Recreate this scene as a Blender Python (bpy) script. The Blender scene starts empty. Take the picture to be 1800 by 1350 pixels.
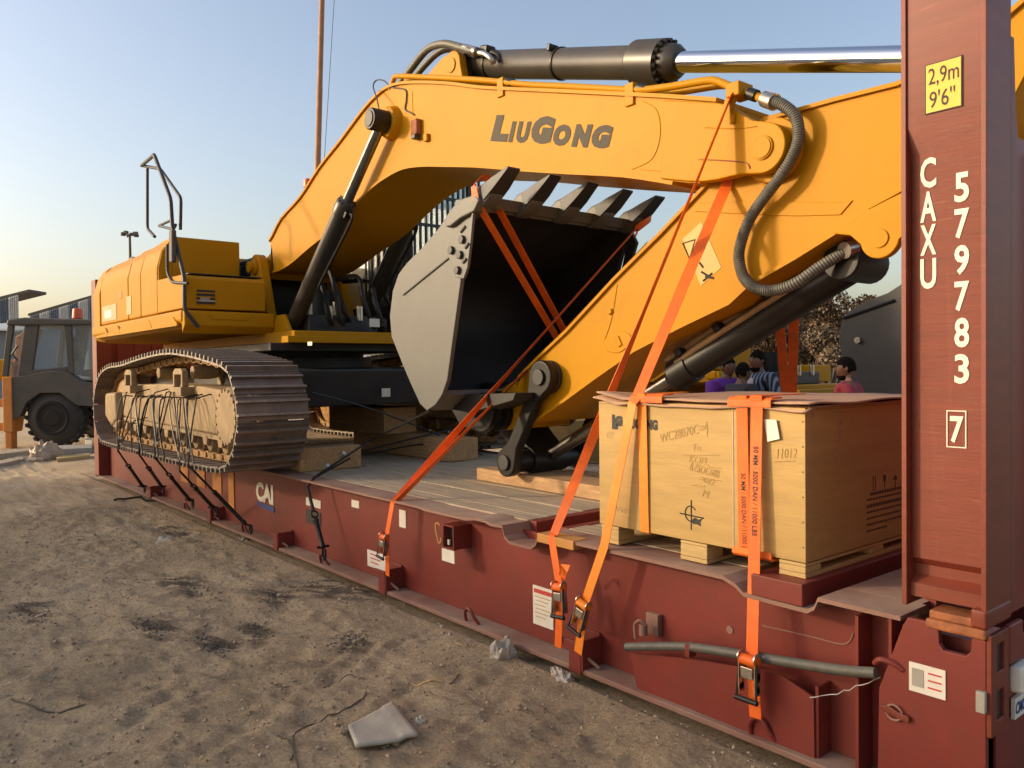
import bpy, bmesh, math, random
import numpy as np
from mathutils import Vector, Matrix, noise
random.seed(7); rad = math.radians
sc = bpy.context.scene
COL = sc.collection
# ------------------------------------------------------------------ camera, sky, sun, exposure
YAW, PITCH, ROLL, FPX = 0.883790337, -0.0180569319, -0.0106509759, 1413.61042
CAMP = Vector((1.01344933, -2.76853485, 1.51692535))
_f = Vector((-math.sin(YAW)*math.cos(PITCH), math.cos(YAW)*math.cos(PITCH), math.sin(PITCH)))
_r = Vector((math.cos(YAW), math.sin(YAW), 0)); _u = _r.cross(_f)
CR = _r*math.cos(ROLL)+_u*math.sin(ROLL); CU = -_r*math.sin(ROLL)+_u*math.cos(ROLL)
cam = bpy.data.objects.new('camera', bpy.data.cameras.new('camera')); COL.objects.link(cam)
cam.matrix_world = Matrix(((CR.x, CU.x, -_f.x, CAMP.x), (CR.y, CU.y, -_f.y, CAMP.y), (CR.z, CU.z, -_f.z, CAMP.z), (0, 0, 0, 1)))
cam.data.sensor_width = 36; cam.data.lens = FPX*36/1800; cam.data.clip_start = .05; cam.data.clip_end = 2000
sc.camera = cam
SUN_DIR = Vector((0.80, 1.0, -0.36)).normalized()          # direction the light travels
SUN_EL = math.asin(-SUN_DIR.z); SUN_AZ = math.atan2(-SUN_DIR.x, -SUN_DIR.y)   # azimuth from +Y towards +X
w = bpy.data.worlds.new('World'); sc.world = w; w.use_nodes = True
wn = w.node_tree.nodes; wl = w.node_tree.links
sky = wn.new('ShaderNodeTexSky'); sky.sky_type = 'NISHITA'; sky.sun_disc = False
sky.sun_elevation = SUN_EL; sky.sun_rotation = SUN_AZ
sky.air_density = 1.2; sky.dust_density = 3.4; sky.ozone_density = 1.3; sky.altitude = 0
wn['Background'].inputs[1].default_value = 0.15
hs = wn.new('ShaderNodeHueSaturation'); hs.inputs['Saturation'].default_value = .94
tn = wn.new('ShaderNodeMix'); tn.data_type = 'RGBA'; tn.blend_type = 'MULTIPLY'; tn.inputs[0].default_value = 1; tn.inputs[7].default_value = (1.0, .945, .98, 1)   # dusty air, the same all round
wl.new(sky.outputs[0], hs.inputs['Color']); wl.new(hs.outputs[0], tn.inputs[6]); wl.new(tn.outputs[2], wn['Background'].inputs[0])
sun = bpy.data.objects.new('sun', bpy.data.lights.new('sun', 'SUN')); COL.objects.link(sun)
sun.data.energy = 2.0; sun.data.angle = rad(4.0); sun.data.color = (1.0, 0.80, 0.52)
sun.rotation_euler = SUN_DIR.to_track_quat('-Z', 'Y').to_euler()
sc.view_settings.view_transform = 'Standard'; sc.view_settings.look = 'None'
sc.view_settings.exposure = 0.86; sc.view_settings.gamma = 1.0
try: sc.view_settings.use_curve_mapping = False
except Exception: pass
sc.render.engine = 'CYCLES'; sc.cycles.use_denoising = True; sc.cycles.max_bounces = 7
sc.cycles.diffuse_bounces = 5; sc.cycles.glossy_bounces = 3; sc.cycles.transmission_bounces = 4

def P(px, py, X=None, Y=None, Z=None):
    """a point of the photo (1800 x 1350) on a plane of the place"""
    d = _f + CR*((px-900)/FPX) - CU*((py-675)/FPX)
    i, v = (0, X) if X is not None else (1, Y) if Y is not None else (2, Z)
    return CAMP + d*((v-CAMP[i])/d[i])
def PX(px, py, Y):
    q = P(px, py, Y=Y); return (q.x, q.z)

# ------------------------------------------------------------------ materials
def S(n, name, v):
    if name in n.inputs: n.inputs[name].default_value = v
def mat(name, col, rough=.5, metal=0., var=.15, scale=3., dust=0., dustcol=(.33, .25, .17), bump=.0, bscale=40., coat=0., streak=None, alt=None, altf=.5, altscale=8., emit=None, trans=0., spec=.5, wear=0., wearcol=(.2, .09, .04), rust=0., rustcol=(.13, .055, .03)):
    m = bpy.data.materials.new(name); m.use_nodes = True
    nt = m.node_tree; N = nt.nodes; L = nt.links; b = N['Principled BSDF']
    S(b, 'Roughness', rough); S(b, 'Metallic', metal); S(b, 'Coat Weight', coat); S(b, 'Coat Roughness', .12); S(b, 'Specular IOR Level', spec)
    if trans: S(b, 'Transmission Weight', trans)
    tc = N.new('ShaderNodeTexCoord'); mp = N.new('ShaderNodeMapping'); L.new(tc.outputs['Object'], mp.inputs[0])
    if streak: mp.inputs['Scale'].default_value = streak
    nz = N.new('ShaderNodeTexNoise'); nz.inputs['Scale'].default_value = scale; nz.inputs['Detail'].default_value = 6; nz.inputs['Roughness'].default_value = .62
    L.new(mp.outputs[0], nz.inputs['Vector'])
    cr = N.new('ShaderNodeMapRange'); cr.inputs[1].default_value = .3; cr.inputs[2].default_value = .7
    cr.inputs[3].default_value = 1-var; cr.inputs[4].default_value = 1+var; L.new(nz.outputs[0], cr.inputs[0])
    mu = N.new('ShaderNodeVectorMath'); mu.operation = 'SCALE'; mu.inputs[0].default_value = col[:3]; L.new(cr.outputs[0], mu.inputs['Scale'])
    out = mu.outputs[0]
    def mix(fac, a, bcol):
        x = N.new('ShaderNodeMix'); x.data_type = 'RGBA'
        if isinstance(fac, float): x.inputs[0].default_value = fac
        else: L.new(fac, x.inputs[0])
        L.new(a, x.inputs[6])
        x.inputs[7].default_value = (*bcol, 1); return x.outputs[2]
    if alt:
        n2 = N.new('ShaderNodeTexNoise'); n2.inputs['Scale'].default_value = altscale; n2.inputs['Detail'].default_value = 8; n2.inputs['Roughness'].default_value = .7
        L.new(mp.outputs[0], n2.inputs['Vector'])
        r2 = N.new('ShaderNodeMapRange'); r2.inputs[1].default_value = .42; r2.inputs[2].default_value = .68; r2.inputs[4].default_value = altf; L.new(n2.outputs[0], r2.inputs[0])
        out = mix(r2.outputs[0], out, alt)
    if dust:
        g = N.new('ShaderNodeNewGeometry'); sp = N.new('ShaderNodeSeparateXYZ'); L.new(g.outputs['Normal'], sp.inputs[0])
        r3 = N.new('ShaderNodeMapRange'); r3.inputs[1].default_value = -.4; r3.inputs[2].default_value = 1.; r3.inputs[3].default_value = .12; r3.inputs[4].default_value = 1.; L.new(sp.outputs[2], r3.inputs[0])
        n3 = N.new('ShaderNodeTexNoise'); n3.inputs['Scale'].default_value = 2.3; n3.inputs['Detail'].default_value = 9; n3.inputs['Roughness'].default_value = .7; L.new(tc.outputs['Object'], n3.inputs['Vector'])
        r4 = N.new('ShaderNodeMapRange'); r4.inputs[1].default_value = .32; r4.inputs[2].default_value = .66; r4.inputs[4].default_value = dust; L.new(n3.outputs[0], r4.inputs[0])
        mm = N.new('ShaderNodeMath'); mm.operation = 'MULTIPLY'; mm.use_clamp = True; L.new(r3.outputs[0], mm.inputs[0]); L.new(r4.outputs[0], mm.inputs[1])
        out = mix(mm.outputs[0], out, dustcol)
        rr = N.new('ShaderNodeMapRange'); rr.inputs[3].default_value = rough; rr.inputs[4].default_value = .9; L.new(mm.outputs[0], rr.inputs[0]); L.new(rr.outputs[0], b.inputs['Roughness'])
    if wear:
        # fine scratches / chips
        n5 = N.new('ShaderNodeTexNoise'); n5.inputs['Scale'].default_value = 26; n5.inputs['Detail'].default_value = 10; n5.inputs['Roughness'].default_value = .75
        m5 = N.new('ShaderNodeMapping'); m5.inputs['Scale'].default_value = (.25, 1, 1.6); m5.inputs['Rotation'].default_value = (0, .12, 0); L.new(tc.outputs['Object'], m5.inputs[0]); L.new(m5.outputs[0], n5.inputs['Vector'])
        r5 = N.new('ShaderNodeMapRange'); r5.inputs[1].default_value = .60; r5.inputs[2].default_value = .70; r5.inputs[4].default_value = wear; L.new(n5.outputs[0], r5.inputs[0])
        out = mix(r5.outputs[0], out, wearcol)
    if rust:
        n6 = N.new('ShaderNodeTexNoise'); n6.inputs['Scale'].default_value = 2.6; n6.inputs['Detail'].default_value = 12; n6.inputs['Roughness'].default_value = .78; L.new(tc.outputs['Object'], n6.inputs['Vector'])
        r6 = N.new('ShaderNodeMapRange'); r6.inputs[1].default_value = .55; r6.inputs[2].default_value = .66; r6.inputs[4].default_value = rust; L.new(n6.outputs[0], r6.inputs[0]); out = mix(r6.outputs[0], out, rustcol)
        m7 = N.new('ShaderNodeMapping'); m7.inputs['Scale'].default_value = (14, 14, 1.1); L.new(tc.outputs['Object'], m7.inputs[0])
        n7 = N.new('ShaderNodeTexNoise'); n7.inputs['Scale'].default_value = 1.3; n7.inputs['Detail'].default_value = 7; n7.inputs['Roughness'].default_value = .65; L.new(m7.outputs[0], n7.inputs['Vector'])
        r7 = N.new('ShaderNodeMapRange'); r7.inputs[1].default_value = .56; r7.inputs[2].default_value = .74; r7.inputs[4].default_value = rust*.8; L.new(n7.outputs[0], r7.inputs[0]); out = mix(r7.outputs[0], out, tuple(c*1.5 for c in rustcol))
    L.new(out, b.inputs['Base Color'])
    if bump:
        n4 = N.new('ShaderNodeTexNoise'); n4.inputs['Scale'].default_value = bscale; n4.inputs['Detail'].default_value = 5; L.new(mp.outputs[0], n4.inputs['Vector'])
        bp = N.new('ShaderNodeBump'); bp.inputs['Strength'].default_value = bump; bp.inputs['Distance'].default_value = .01; L.new(n4.outputs[0], bp.inputs['Height']); L.new(bp.outputs[0], b.inputs['Normal'])
    if emit: S(b, 'Emission Color', (*emit, 1)); S(b, 'Emission Strength', 1.)
    return m
M = {}
M['yellow'] = mat('yellow_paint', (.50, .226, .0018), .47, rust=.22, rustcol=(.33, .145, .012), wear=.13, wearcol=(.34, .18, .02), spec=.12, var=.04, scale=.9, dust=.13, dustcol=(.33, .21, .06), bump=.06, bscale=2.2, coat=0, alt=(.42, .18, .003), altf=.25, altscale=2.2)
M['black'] = mat('black_paint', (.011, .010, .0095), .42, spec=.35, var=.3, dust=.10, dustcol=(.16, .12, .08), bump=.04, bscale=25)
M['cyl'] = mat('cylinder_paint', (.035, .031, .026), .33, var=.25, dust=.5, dustcol=(.13, .10, .06), bump=.02)
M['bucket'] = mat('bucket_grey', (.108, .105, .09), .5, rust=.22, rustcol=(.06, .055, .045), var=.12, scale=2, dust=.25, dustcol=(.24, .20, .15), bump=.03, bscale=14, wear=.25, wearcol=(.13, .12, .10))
M['bucketshade'] = mat('bucket_shade', (.020, .018, .017), .6, var=.2, bump=.05)  # same bucket grey, darkened for the shade inside
M['chrome'] = mat('chrome', (.85, .85, .86), .09, 1., var=.02)
M['chromedirty'] = mat('chrome_dusty', (.26, .25, .235), .25, 1., var=.2, scale=20, dust=.25, dustcol=(.3, .25, .18))
M['steel'] = mat('zinc_steel', (.52, .48, .40), .32, .9, var=.3, scale=20)
M['hose'] = mat('rubber_hose', (.085, .082, .068), .5, var=.3, scale=30, dust=.5, dustcol=(.22, .19, .13))
M['shoe'] = mat('track_steel', (.20, .165, .14), .42, .35, var=.3, scale=6, dust=.4, dustcol=(.28, .22, .17), alt=(.24, .15, .09), altf=.5, altscale=14, bump=.12, bscale=60)
M['shoeedge'] = mat('track_edge', (.30, .26, .22), .42, .5, var=.3, scale=20)
M['link'] = mat('track_link', (.40, .20, .05), .6, var=.35, scale=16, dust=.5, dustcol=(.34, .25, .14))
M['frame'] = mat('track_frame', (.33, .215, .10), .68, rust=.55, rustcol=(.085, .055, .03), var=.25, scale=5, dust=.5, dustcol=(.34, .25, .15), bump=.1, bscale=50)
M['dark'] = mat('dark_steel', (.028, .028, .03), .5, var=.25, dust=.35, dustcol=(.1, .085, .065))
M['red'] = mat('rack_red', (.195, .024, .015), .48, rust=.42, rustcol=(.12, .034, .022), var=.12, scale=3, dust=.14, dustcol=(.28, .14, .09), bump=.10, bscale=7, alt=(.145, .023, .016), altf=.7, altscale=3.5, wear=.16, wearcol=(.42, .20, .13))
M['redpost'] = mat('post_red', (.17, .027, .010), .50, rust=.38, rustcol=(.17, .055, .03), var=.14, scale=5, streak=(.5, 1, 5), dust=.06, dustcol=(.38, .2, .12), bump=.06, bscale=30, wear=.30, wearcol=(.34, .14, .065))
M['rust'] = mat('rusty_steel', (.30, .10, .035), .8, var=.4, scale=18, bump=.2, bscale=60)
M['dusty'] = mat('dusty_red_steel', (.22, .10, .07), .75, var=.2, dust=.95, dustcol=(.38, .27, .19), bump=.12, bscale=50)
M['plank'] = mat('deck_plank', (.36, .275, .18), .85, var=.28, scale=3.5, streak=(1, 9, 9), alt=(.47, .38, .26), altf=.8, altscale=2.5, bump=.35, bscale=30)
M['timber'] = mat('timber', (.47, .275, .12), .72, var=.25, scale=5, streak=(1, 7, 7), bump=.2, bscale=20, alt=(.27, .15, .07), altf=.7)
M['ply'] = mat('crate_plywood', (.45, .28, .085), .62, var=.13, scale=2.6, streak=(1, 1, 7), bump=.12, bscale=16, alt=(.38, .24, .08), altf=.4, altscale=3)
M['pine'] = mat('pallet_pine', (.50, .34, .13), .7, var=.14, scale=8, streak=(1, 1, 8), bump=.12)
M['card'] = mat('cardboard', (.43, .26, .155), .8, var=.14, scale=3, alt=(.30, .15, .10), altf=.5, altscale=4)
M['orange'] = mat('orange_webbing', (.86, .14, .003), .55, var=.16, scale=7, alt=(.5, .09, .02), altf=.5, altscale=9, bump=.25, bscale=220)
M['amber'] = mat('amber_webbing', (.88, .24, .008), .55, var=.14, scale=7, alt=(.55, .17, .02), altf=.45, altscale=9, bump=.25, bscale=220)
M['white'] = mat('white_print', (.74, .68, .56), .6, var=.12, scale=12)
M['paper'] = mat('sticker_paper', (.70, .66, .56), .6, var=.10, scale=10)
M['ink'] = mat('black_ink', (.035, .03, .025), .7, var=.1)
M['pencil'] = mat('pencil_mark', (.36, .22, .07), .8, var=.2)
M['grey'] = mat('grey_lettering', (.09, .08, .06), .75, spec=.2, var=.05)
M['fade'] = mat('faded_decal', (.46, .33, .15), .6, var=.2, scale=14)
M['plateyellow'] = mat('plate_yellow', (.80, .42, .02), .5, var=.08)
M['decalyellow'] = mat('decal_yellow', (.50, .27, .025), .5, var=.08)
M['guard'] = mat('amber_paint', (.55, .24, .04), .6, var=.2, dust=.5)
M['blue'] = mat('decal_blue', (.03, .06, .22), .5)
M['decalred'] = mat('decal_red', (.5, .05, .04), .5)
M['wrap'] = mat('plastic_litter', (.42, .37, .28), .5, var=.15, scale=9, bump=.4, bscale=18)
M['bag'] = mat('dusty_bag', (.42, .31, .20), .6, var=.15, scale=6)
M['rag'] = mat('orange_rag', (.86, .17, .01), .7)
M['glass'] = mat('cab_glass', (.80, .84, .80), .04, var=.05, scale=2, trans=.9)
M['tyre'] = mat('tyre_rubber', (.032, .030, .028), .8, var=.3, dust=.5, dustcol=(.12, .10, .07), bump=.15)
M['cabgrey'] = mat('cab_grey', (.05, .047, .042), .55, var=.15, dust=.5, dustcol=(.2, .17, .12))
M['safety'] = mat('digger_orange', (.55, .20, .03), .6, var=.15, dust=.3)
M['clad'] = mat('shed_cladding_pale', (.46, .47, .45), .6, var=.1)
M['clad2'] = mat('shed_cladding_dark', (.10, .13, .17), .6, var=.1)
M['concrete'] = mat('concrete', (.34, .31, .26), .85, var=.15, bump=.2)
M['pole'] = mat('rusty_pole', (.33, .16, .08), .7, var=.2, scale=2)
M['skin'] = mat('skin', (.17, .075, .04), .5, var=.08)
M['hair'] = mat('hair', (.012, .009, .007), .9, var=.1, spec=.05)
M['purple'] = mat('purple_cloth', (.16, .03, .32), .8, var=.15)
M['pinkred'] = mat('red_cloth', (.30, .028, .05), .8, var=.15)
M['darkcloth'] = mat('dark_cloth', (.035, .03, .035), .85, var=.2)
M['pinkwhite'] = mat('white_cloth', (.62, .50, .48), .8, var=.05)
M['trouser'] = mat('trouser_cloth', (.05, .055, .08), .85, var=.1)
M['leaf'] = mat('dry_leaf', (.085, .045, .014), .7, var=.5, scale=1.2, alt=(.05, .032, .014), altf=.8, altscale=1.5)
M['leafpale'] = mat('pale_leaf', (.15, .11, .07), .7, var=.3, scale=2)
M['bark'] = mat('bark', (.12, .09, .06), .9, var=.3)
M['beacon'] = mat('beacon_orange', (.75, .10, .02), .35)
M['clod'] = mat('clods', (.38, .285, .18), .95, var=.3, scale=5)
M['soil'] = mat('dark_soil', (.16, .115, .072), .95, var=.3, scale=5)
M['oil'] = mat('oily_clods', (.075, .06, .046), .8, var=.3)

# striped shirt
def striped():
    m = mat('striped_cloth', (.05, .06, .09), .8); nt = m.node_tree; b = nt.nodes['Principled BSDF']
    wv = nt.nodes.new('ShaderNodeTexWave'); wv.inputs['Scale'].default_value = 7; wv.bands_direction = 'X'; wv.inputs['Distortion'].default_value = 0
    tc = nt.nodes.new('ShaderNodeTexCoord'); nt.links.new(tc.outputs['Object'], wv.inputs[0])
    cr = nt.nodes.new('ShaderNodeValToRGB'); cr.color_ramp.elements[0].position = .55; cr.color_ramp.elements[0].color = (.025, .03, .05, 1); cr.color_ramp.elements[1].position = .7; cr.color_ramp.elements[1].color = (.22, .28, .36, 1)
    nt.links.new(wv.outputs[0], cr.inputs[0]); nt.links.new(cr.outputs[0], b.inputs['Base Color']); return m
M['stripe'] = striped()

# ------------------------------------------------------------------ object helpers
ORG = {}
def tag(o, label, cat, group=None):
    o['label'] = label; o['category'] = cat
    if group: o['group'] = group
    return o
def root(name, label, cat, loc=(0, 0, 0), group=None):
    o = bpy.data.objects.new(name, None); COL.objects.link(o); o.location = loc; o.empty_display_size = .2
    ORG[o.name] = Vector(loc); return tag(o, label, cat, group)
def cat_rom(pts, k=8, closed=False):
    pts = [Vector(p) for p in pts]; n = len(pts); out = []
    for i in range(n if closed else n-1):
        g = (lambda j: pts[j % n]) if closed else (lambda j: pts[max(0, min(n-1, j))])
        a, b, c, d = g(i-1), g(i), g(i+1), g(i+2)
        for s in range(k):
            t = s/k
            out.append(.5*((2*b)+(c-a)*t+(2*a-5*b+4*c-d)*t*t+(3*b-a-3*c+d)*t**3))
    if not closed: out.append(pts[-1])
    return out
class G:
    def __init__(s): s.b = bmesh.new()
    def box(s, x0, x1, y0, y1, z0, z1, mi=0):
        v = [s.b.verts.new(p) for p in ((x0, y0, z0), (x1, y0, z0), (x1, y1, z0), (x0, y1, z0), (x0, y0, z1), (x1, y0, z1), (x1, y1, z1), (x0, y1, z1))]
        for f in ((3, 2, 1, 0), (4, 5, 6, 7), (0, 1, 5, 4), (1, 2, 6, 5), (2, 3, 7, 6), (3, 0, 4, 7)):
            s.b.faces.new([v[i] for i in f]).material_index = mi
        return s
    def obox(s, c, size, rot=None, mi=0):
        R = rot if rot is not None else Matrix.Identity(3)
        h = Vector(size)/2; c = Vector(c); v = []
        for q in ((-1, -1, -1), (1, -1, -1), (1, 1, -1), (-1, 1, -1), (-1, -1, 1), (1, -1, 1), (1, 1, 1), (-1, 1, 1)):
            v.append(s.b.verts.new(c + R @ Vector((q[0]*h.x, q[1]*h.y, q[2]*h.z))))
        for f in ((3, 2, 1, 0), (4, 5, 6, 7), (0, 1, 5, 4), (1, 2, 6, 5), (2, 3, 7, 6), (3, 0, 4, 7)):
            s.b.faces.new([v[i] for i in f]).material_index = mi
        return s
    def prism(s, pts, a, b, ax='y', mi=0):
        """pts in the plane across the axis; a, b the two levels (numbers or callables)"""
        def mk(p, t):
            return {'y': (p[0], t, p[1]), 'x': (t, p[0], p[1]), 'z': (p[0], p[1], t)}[ax]
        va = [s.b.verts.new(mk(p, a)) for p in pts]; vb = [s.b.verts.new(mk(p, b)) for p in pts]; n = len(pts)
        try:
            s.b.faces.new(va).material_index = mi; s.b.faces.new(vb[::-1]).material_index = mi
        except ValueError: pass
        for i in range(n):
            s.b.faces.new((va[i], vb[i], vb[(i+1) % n], va[(i+1) % n])).material_index = mi
        return s
    def cyl(s, p0, p1, r0, r1=None, n=24, caps=True, mi=0):
        p0, p1 = Vector(p0), Vector(p1); r1 = r0 if r1 is None else r1
        d = (p1-p0).normalized(); q = d.to_track_quat('Z', 'Y').to_matrix(); A, B = [], []
        for i in range(n):
            a = 2*math.pi*i/n; e = q @ Vector((math.cos(a), math.sin(a), 0))
            A.append(s.b.verts.new(p0+e*r0)); B.append(s.b.verts.new(p1+e*r1))
        for i in range(n): s.b.faces.new((A[i], A[(i+1) % n], B[(i+1) % n], B[i])).material_index = mi
        if caps: s.b.faces.new(A[::-1]).material_index = mi; s.b.faces.new(B).material_index = mi
        return s
    def lathe(s, p0, p1, prof, n=32, mi=0):
        """prof: (t along in metres, radius)"""
        p0, p1 = Vector(p0), Vector(p1); d = (p1-p0).normalized(); q = d.to_track_quat('Z', 'Y').to_matrix(); R = []
        for t, r in prof:
            R.append([s.b.verts.new(p0+d*t+q @ Vector((math.cos(2*math.pi*i/n)*r, math.sin(2*math.pi*i/n)*r, 0))) for i in range(n)])
        for a, b in zip(R, R[1:]):
            for i in range(n): s.b.faces.new((a[i], a[(i+1) % n], b[(i+1) % n], b[i])).material_index = mi
        s.b.faces.new(R[0][::-1]).material_index = mi; s.b.faces.new(R[-1]).material_index = mi
        return s
    def tube(s, pts, r, n=10, mi=0, rf=None):
        pts = [Vector(p) for p in pts]; R = []; up = Vector((.13, .2, .97)); N0 = None
        for i, p in enumerate(pts):
            d = (pts[min(i+1, len(pts)-1)]-pts[max(i-1, 0)]).normalized()
            if N0 is None: N0 = d.cross(up).normalized() if d.cross(up).length > .1 else d.cross(Vector((1, 0, 0))).normalized()
            N0 = (N0-d*N0.dot(d)).normalized(); B0 = d.cross(N0)
            rr = r if rf is None else r*rf(i)
            R.append([s.b.verts.new(p+(N0*math.cos(2*math.pi*k/n)+B0*math.sin(2*math.pi*k/n))*rr) for k in range(n)])
        for a, b in zip(R, R[1:]):
            for k in range(n): s.b.faces.new((a[k], a[(k+1) % n], b[(k+1) % n], b[k])).material_index = mi
        s.b.faces.new(R[0][::-1]).material_index = mi; s.b.faces.new(R[-1]).material_index = mi
        return s
    def ribbon(s, pts, wd, wdir, th=.003, mi=0):
        pts = [Vector(p) for p in pts]; rows = []
        dirs = wdir if isinstance(wdir, list) else [wdir]*len(pts)
        for i, p in enumerate(pts):
            d = (pts[min(i+1, len(pts)-1)]-pts[max(i-1, 0)]).normalized()
            wv = Vector(dirs[i]); wv = (wv-d*wv.dot(d)).normalized(); nn = d.cross(wv)
            rows.append([s.b.verts.new(p+wv*a*wd/2+nn*b*th/2) for a, b in ((-1, -1), (1, -1), (1, 1), (-1, 1))])
        for a, b in zip(rows, rows[1:]):
            for k in range(4): s.b.faces.new((a[k], a[(k+1) % 4], b[(k+1) % 4], b[k])).material_index = mi
        s.b.faces.new(rows[0][::-1]).material_index = mi; s.b.faces.new(rows[-1]).material_index = mi
        return s
    def ball(s, c, r, sub=2, sc3=(1, 1, 1), nz=0., nf=3., mi=0):
        res = bmesh.ops.create_icosphere(s.b, subdivisions=sub, radius=1)
        c = Vector(c)
        for v in res['verts']:
            q = v.co.copy(); k = 1+nz*noise.noise(q*nf+c*7)
            v.co = c+Vector((q.x*sc3[0], q.y*sc3[1], q.z*sc3[2]))*r*k
        return s
    def obj(s, name, m, parent=None, bevel=0., seg=2, ang=38, local=False, kind=None):
        b = s.b
        bmesh.ops.recalc_face_normals(b, faces=b.faces)
        if bevel:
            es = [e for e in b.edges if len(e.link_faces) == 2 and e.calc_face_angle(0) > rad(28)]
            bmesh.ops.bevel(b, geom=es, offset=bevel, segments=seg, affect='EDGES', clamp_overlap=True, profile=.5)
        rt = parent
        if parent is not None:
            while rt.parent: rt = rt.parent
        if parent is not None and not local:
            o0 = ORG[rt.name]
            for v in b.verts: v.co -= o0
        me = bpy.data.meshes.new(name); b.to_mesh(me); b.free()
        for p in me.polygons: p.use_smooth = True
        me.set_sharp_from_angle(angle=rad(ang if not bevel else 50))
        for mm in (m if isinstance(m, (list, tuple)) else [m]): me.materials.append(M[mm] if isinstance(mm, str) else mm)
        o = bpy.data.objects.new(name, me); COL.objects.link(o)
        if parent is not None: o.parent = parent
        if bevel: wnm = o.modifiers.new('normals', 'WEIGHTED_NORMAL'); wnm.keep_sharp = True; wnm.weight = 60
        if kind: o['kind'] = kind
        return o
def inst(src, parent, mw, name=None):
    """another copy of a part, placed by a world matrix"""
    o = src.copy(); COL.objects.link(o); o.parent = parent
    rt = parent
    while rt.parent: rt = rt.parent
    o.matrix_local = Matrix.Translation(-ORG[rt.name]) @ mw
    return o
def copy_tree(o, parent=None):
    c = o.copy(); COL.objects.link(c); c.parent = parent
    for ch in list(o.children): copy_tree(ch, c)
    return c
def struct(o): o['kind'] = 'structure'; return o
def grow(prof, d):
    """offset a closed 2-D outline outwards by d"""
    n = len(prof); area = sum(prof[i][0]*prof[(i+1) % n][1]-prof[(i+1) % n][0]*prof[i][1] for i in range(n)); sg = 1 if area > 0 else -1; out = []
    for i in range(n):
        a, b, c = Vector(prof[i-1]), Vector(prof[i]), Vector(prof[(i+1) % n])
        e1 = (b-a).normalized(); e2 = (c-b).normalized(); n1 = Vector((e1.y, -e1.x))*sg; n2 = Vector((e2.y, -e2.x))*sg
        m = n1+n2
        k = d/max(.35, (m.length**2)/2) if m.length > 1e-4 else d
        out.append(tuple(b+m*k))
    return out
def smooth2(pts, k=5):
    return [(p.x, p.y) for p in cat_rom([(a, b, 0) for a, b in pts], k)]
def circ(c, r, a0, a1, n):
    return [(c[0]+r*math.cos(rad(a0+(a1-a0)*i/n)), c[1]+r*math.sin(rad(a0+(a1-a0)*i/n))) for i in range(n+1)]
# lettering: built-in font, turned into a flat mesh and fitted to a width and a height
def text(name, s, org, xd, yd, wdt, hgt, m, parent, bold=0., shear=0., th=.0012):
    cu = bpy.data.curves.new('t', 'FONT'); cu.body = s; cu.offset = bold; cu.shear = shear; cu.resolution_u = 3
    to = bpy.data.objects.new('t', cu); COL.objects.link(to)
    dg = bpy.context.evaluated_depsgraph_get(); dg.update()
    me = bpy.data.meshes.new_from_object(to.evaluated_get(dg)); bpy.data.objects.remove(to)
    co = np.zeros(len(me.vertices)*3); me.vertices.foreach_get('co', co); co = co.reshape(-1, 3)
    mn, mx = co.min(0), co.max(0); rt = parent
    while rt.parent: rt = rt.parent
    org = np.array(Vector(org)-ORG[rt.name]); xd = np.array(Vector(xd).normalized()); yd = np.array(Vector(yd).normalized()); nd = np.cross(xd, yd)
    u = (co[:, 0]-mn[0])/(mx[0]-mn[0])*wdt; v = (co[:, 1]-mn[1])/(mx[1]-mn[1])*hgt
    me.vertices.foreach_set('co', (org+u[:, None]*xd+v[:, None]*yd+nd*th).ravel()); me.update()
    me.materials.append(M[m]); o = bpy.data.objects.new(name, me); COL.objects.link(o); o.parent = parent
    return o
def text4(name, s, p00, p10, p01, m, parent, bold=0., shear=0., th=.0015):
    p00, p10, p01 = Vector(p00), Vector(p10), Vector(p01)
    return text(name, s, p00, p10-p00, p01-p00, (p10-p00).length, (p01-p00).length, m, parent, bold, shear, th)

# ------------------------------------------------------------------ ground
def vnoise(x, y, seed):
    xi = np.floor(x).astype(np.int64); yi = np.floor(y).astype(np.int64); xf = x-xi; yf = y-yi
    u = xf*xf*xf*(xf*(xf*6-15)+10); v = yf*yf*yf*(yf*(yf*6-15)+10)
    def h(a, b):
        n = (a*374761393+b*668265263+seed*974711) & 0x7fffffff; n = ((n ^ (n >> 13))*1274126177) & 0x7fffffff
        return ((n ^ (n >> 16)) & 0xffff)/65535.-.5
    return (h(xi, yi)*(1-u)+h(xi+1, yi)*u)*(1-v)+(h(xi, yi+1)*(1-u)+h(xi+1, yi+1)*u)*v
def fbm(x, y, f, o, seed, g=.5):
    t = 0; a = 1
    for i in range(o):
        t = t+a*vnoise(x*f, y*f, seed+i); f *= 2.03; a *= g
    return t
STAINS = [((590, 1035), .42, .20), ((480, 1055), .18, .10), ((335, 1030), .5, .12), ((265, 1105), .25, .09), ((615, 1122), .13, .10), ((372, 1122), .2, .08), ((60, 1070), .4, .12), ((450, 1100), .2, .07), ((300, 930), .5, .1), ((700, 1000), .25, .12)]
STP = [(P(a[0], a[1], Z=0), r1, r2) for a, r1, r2 in STAINS]
GRV = []   # wheel and drag grooves
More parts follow.
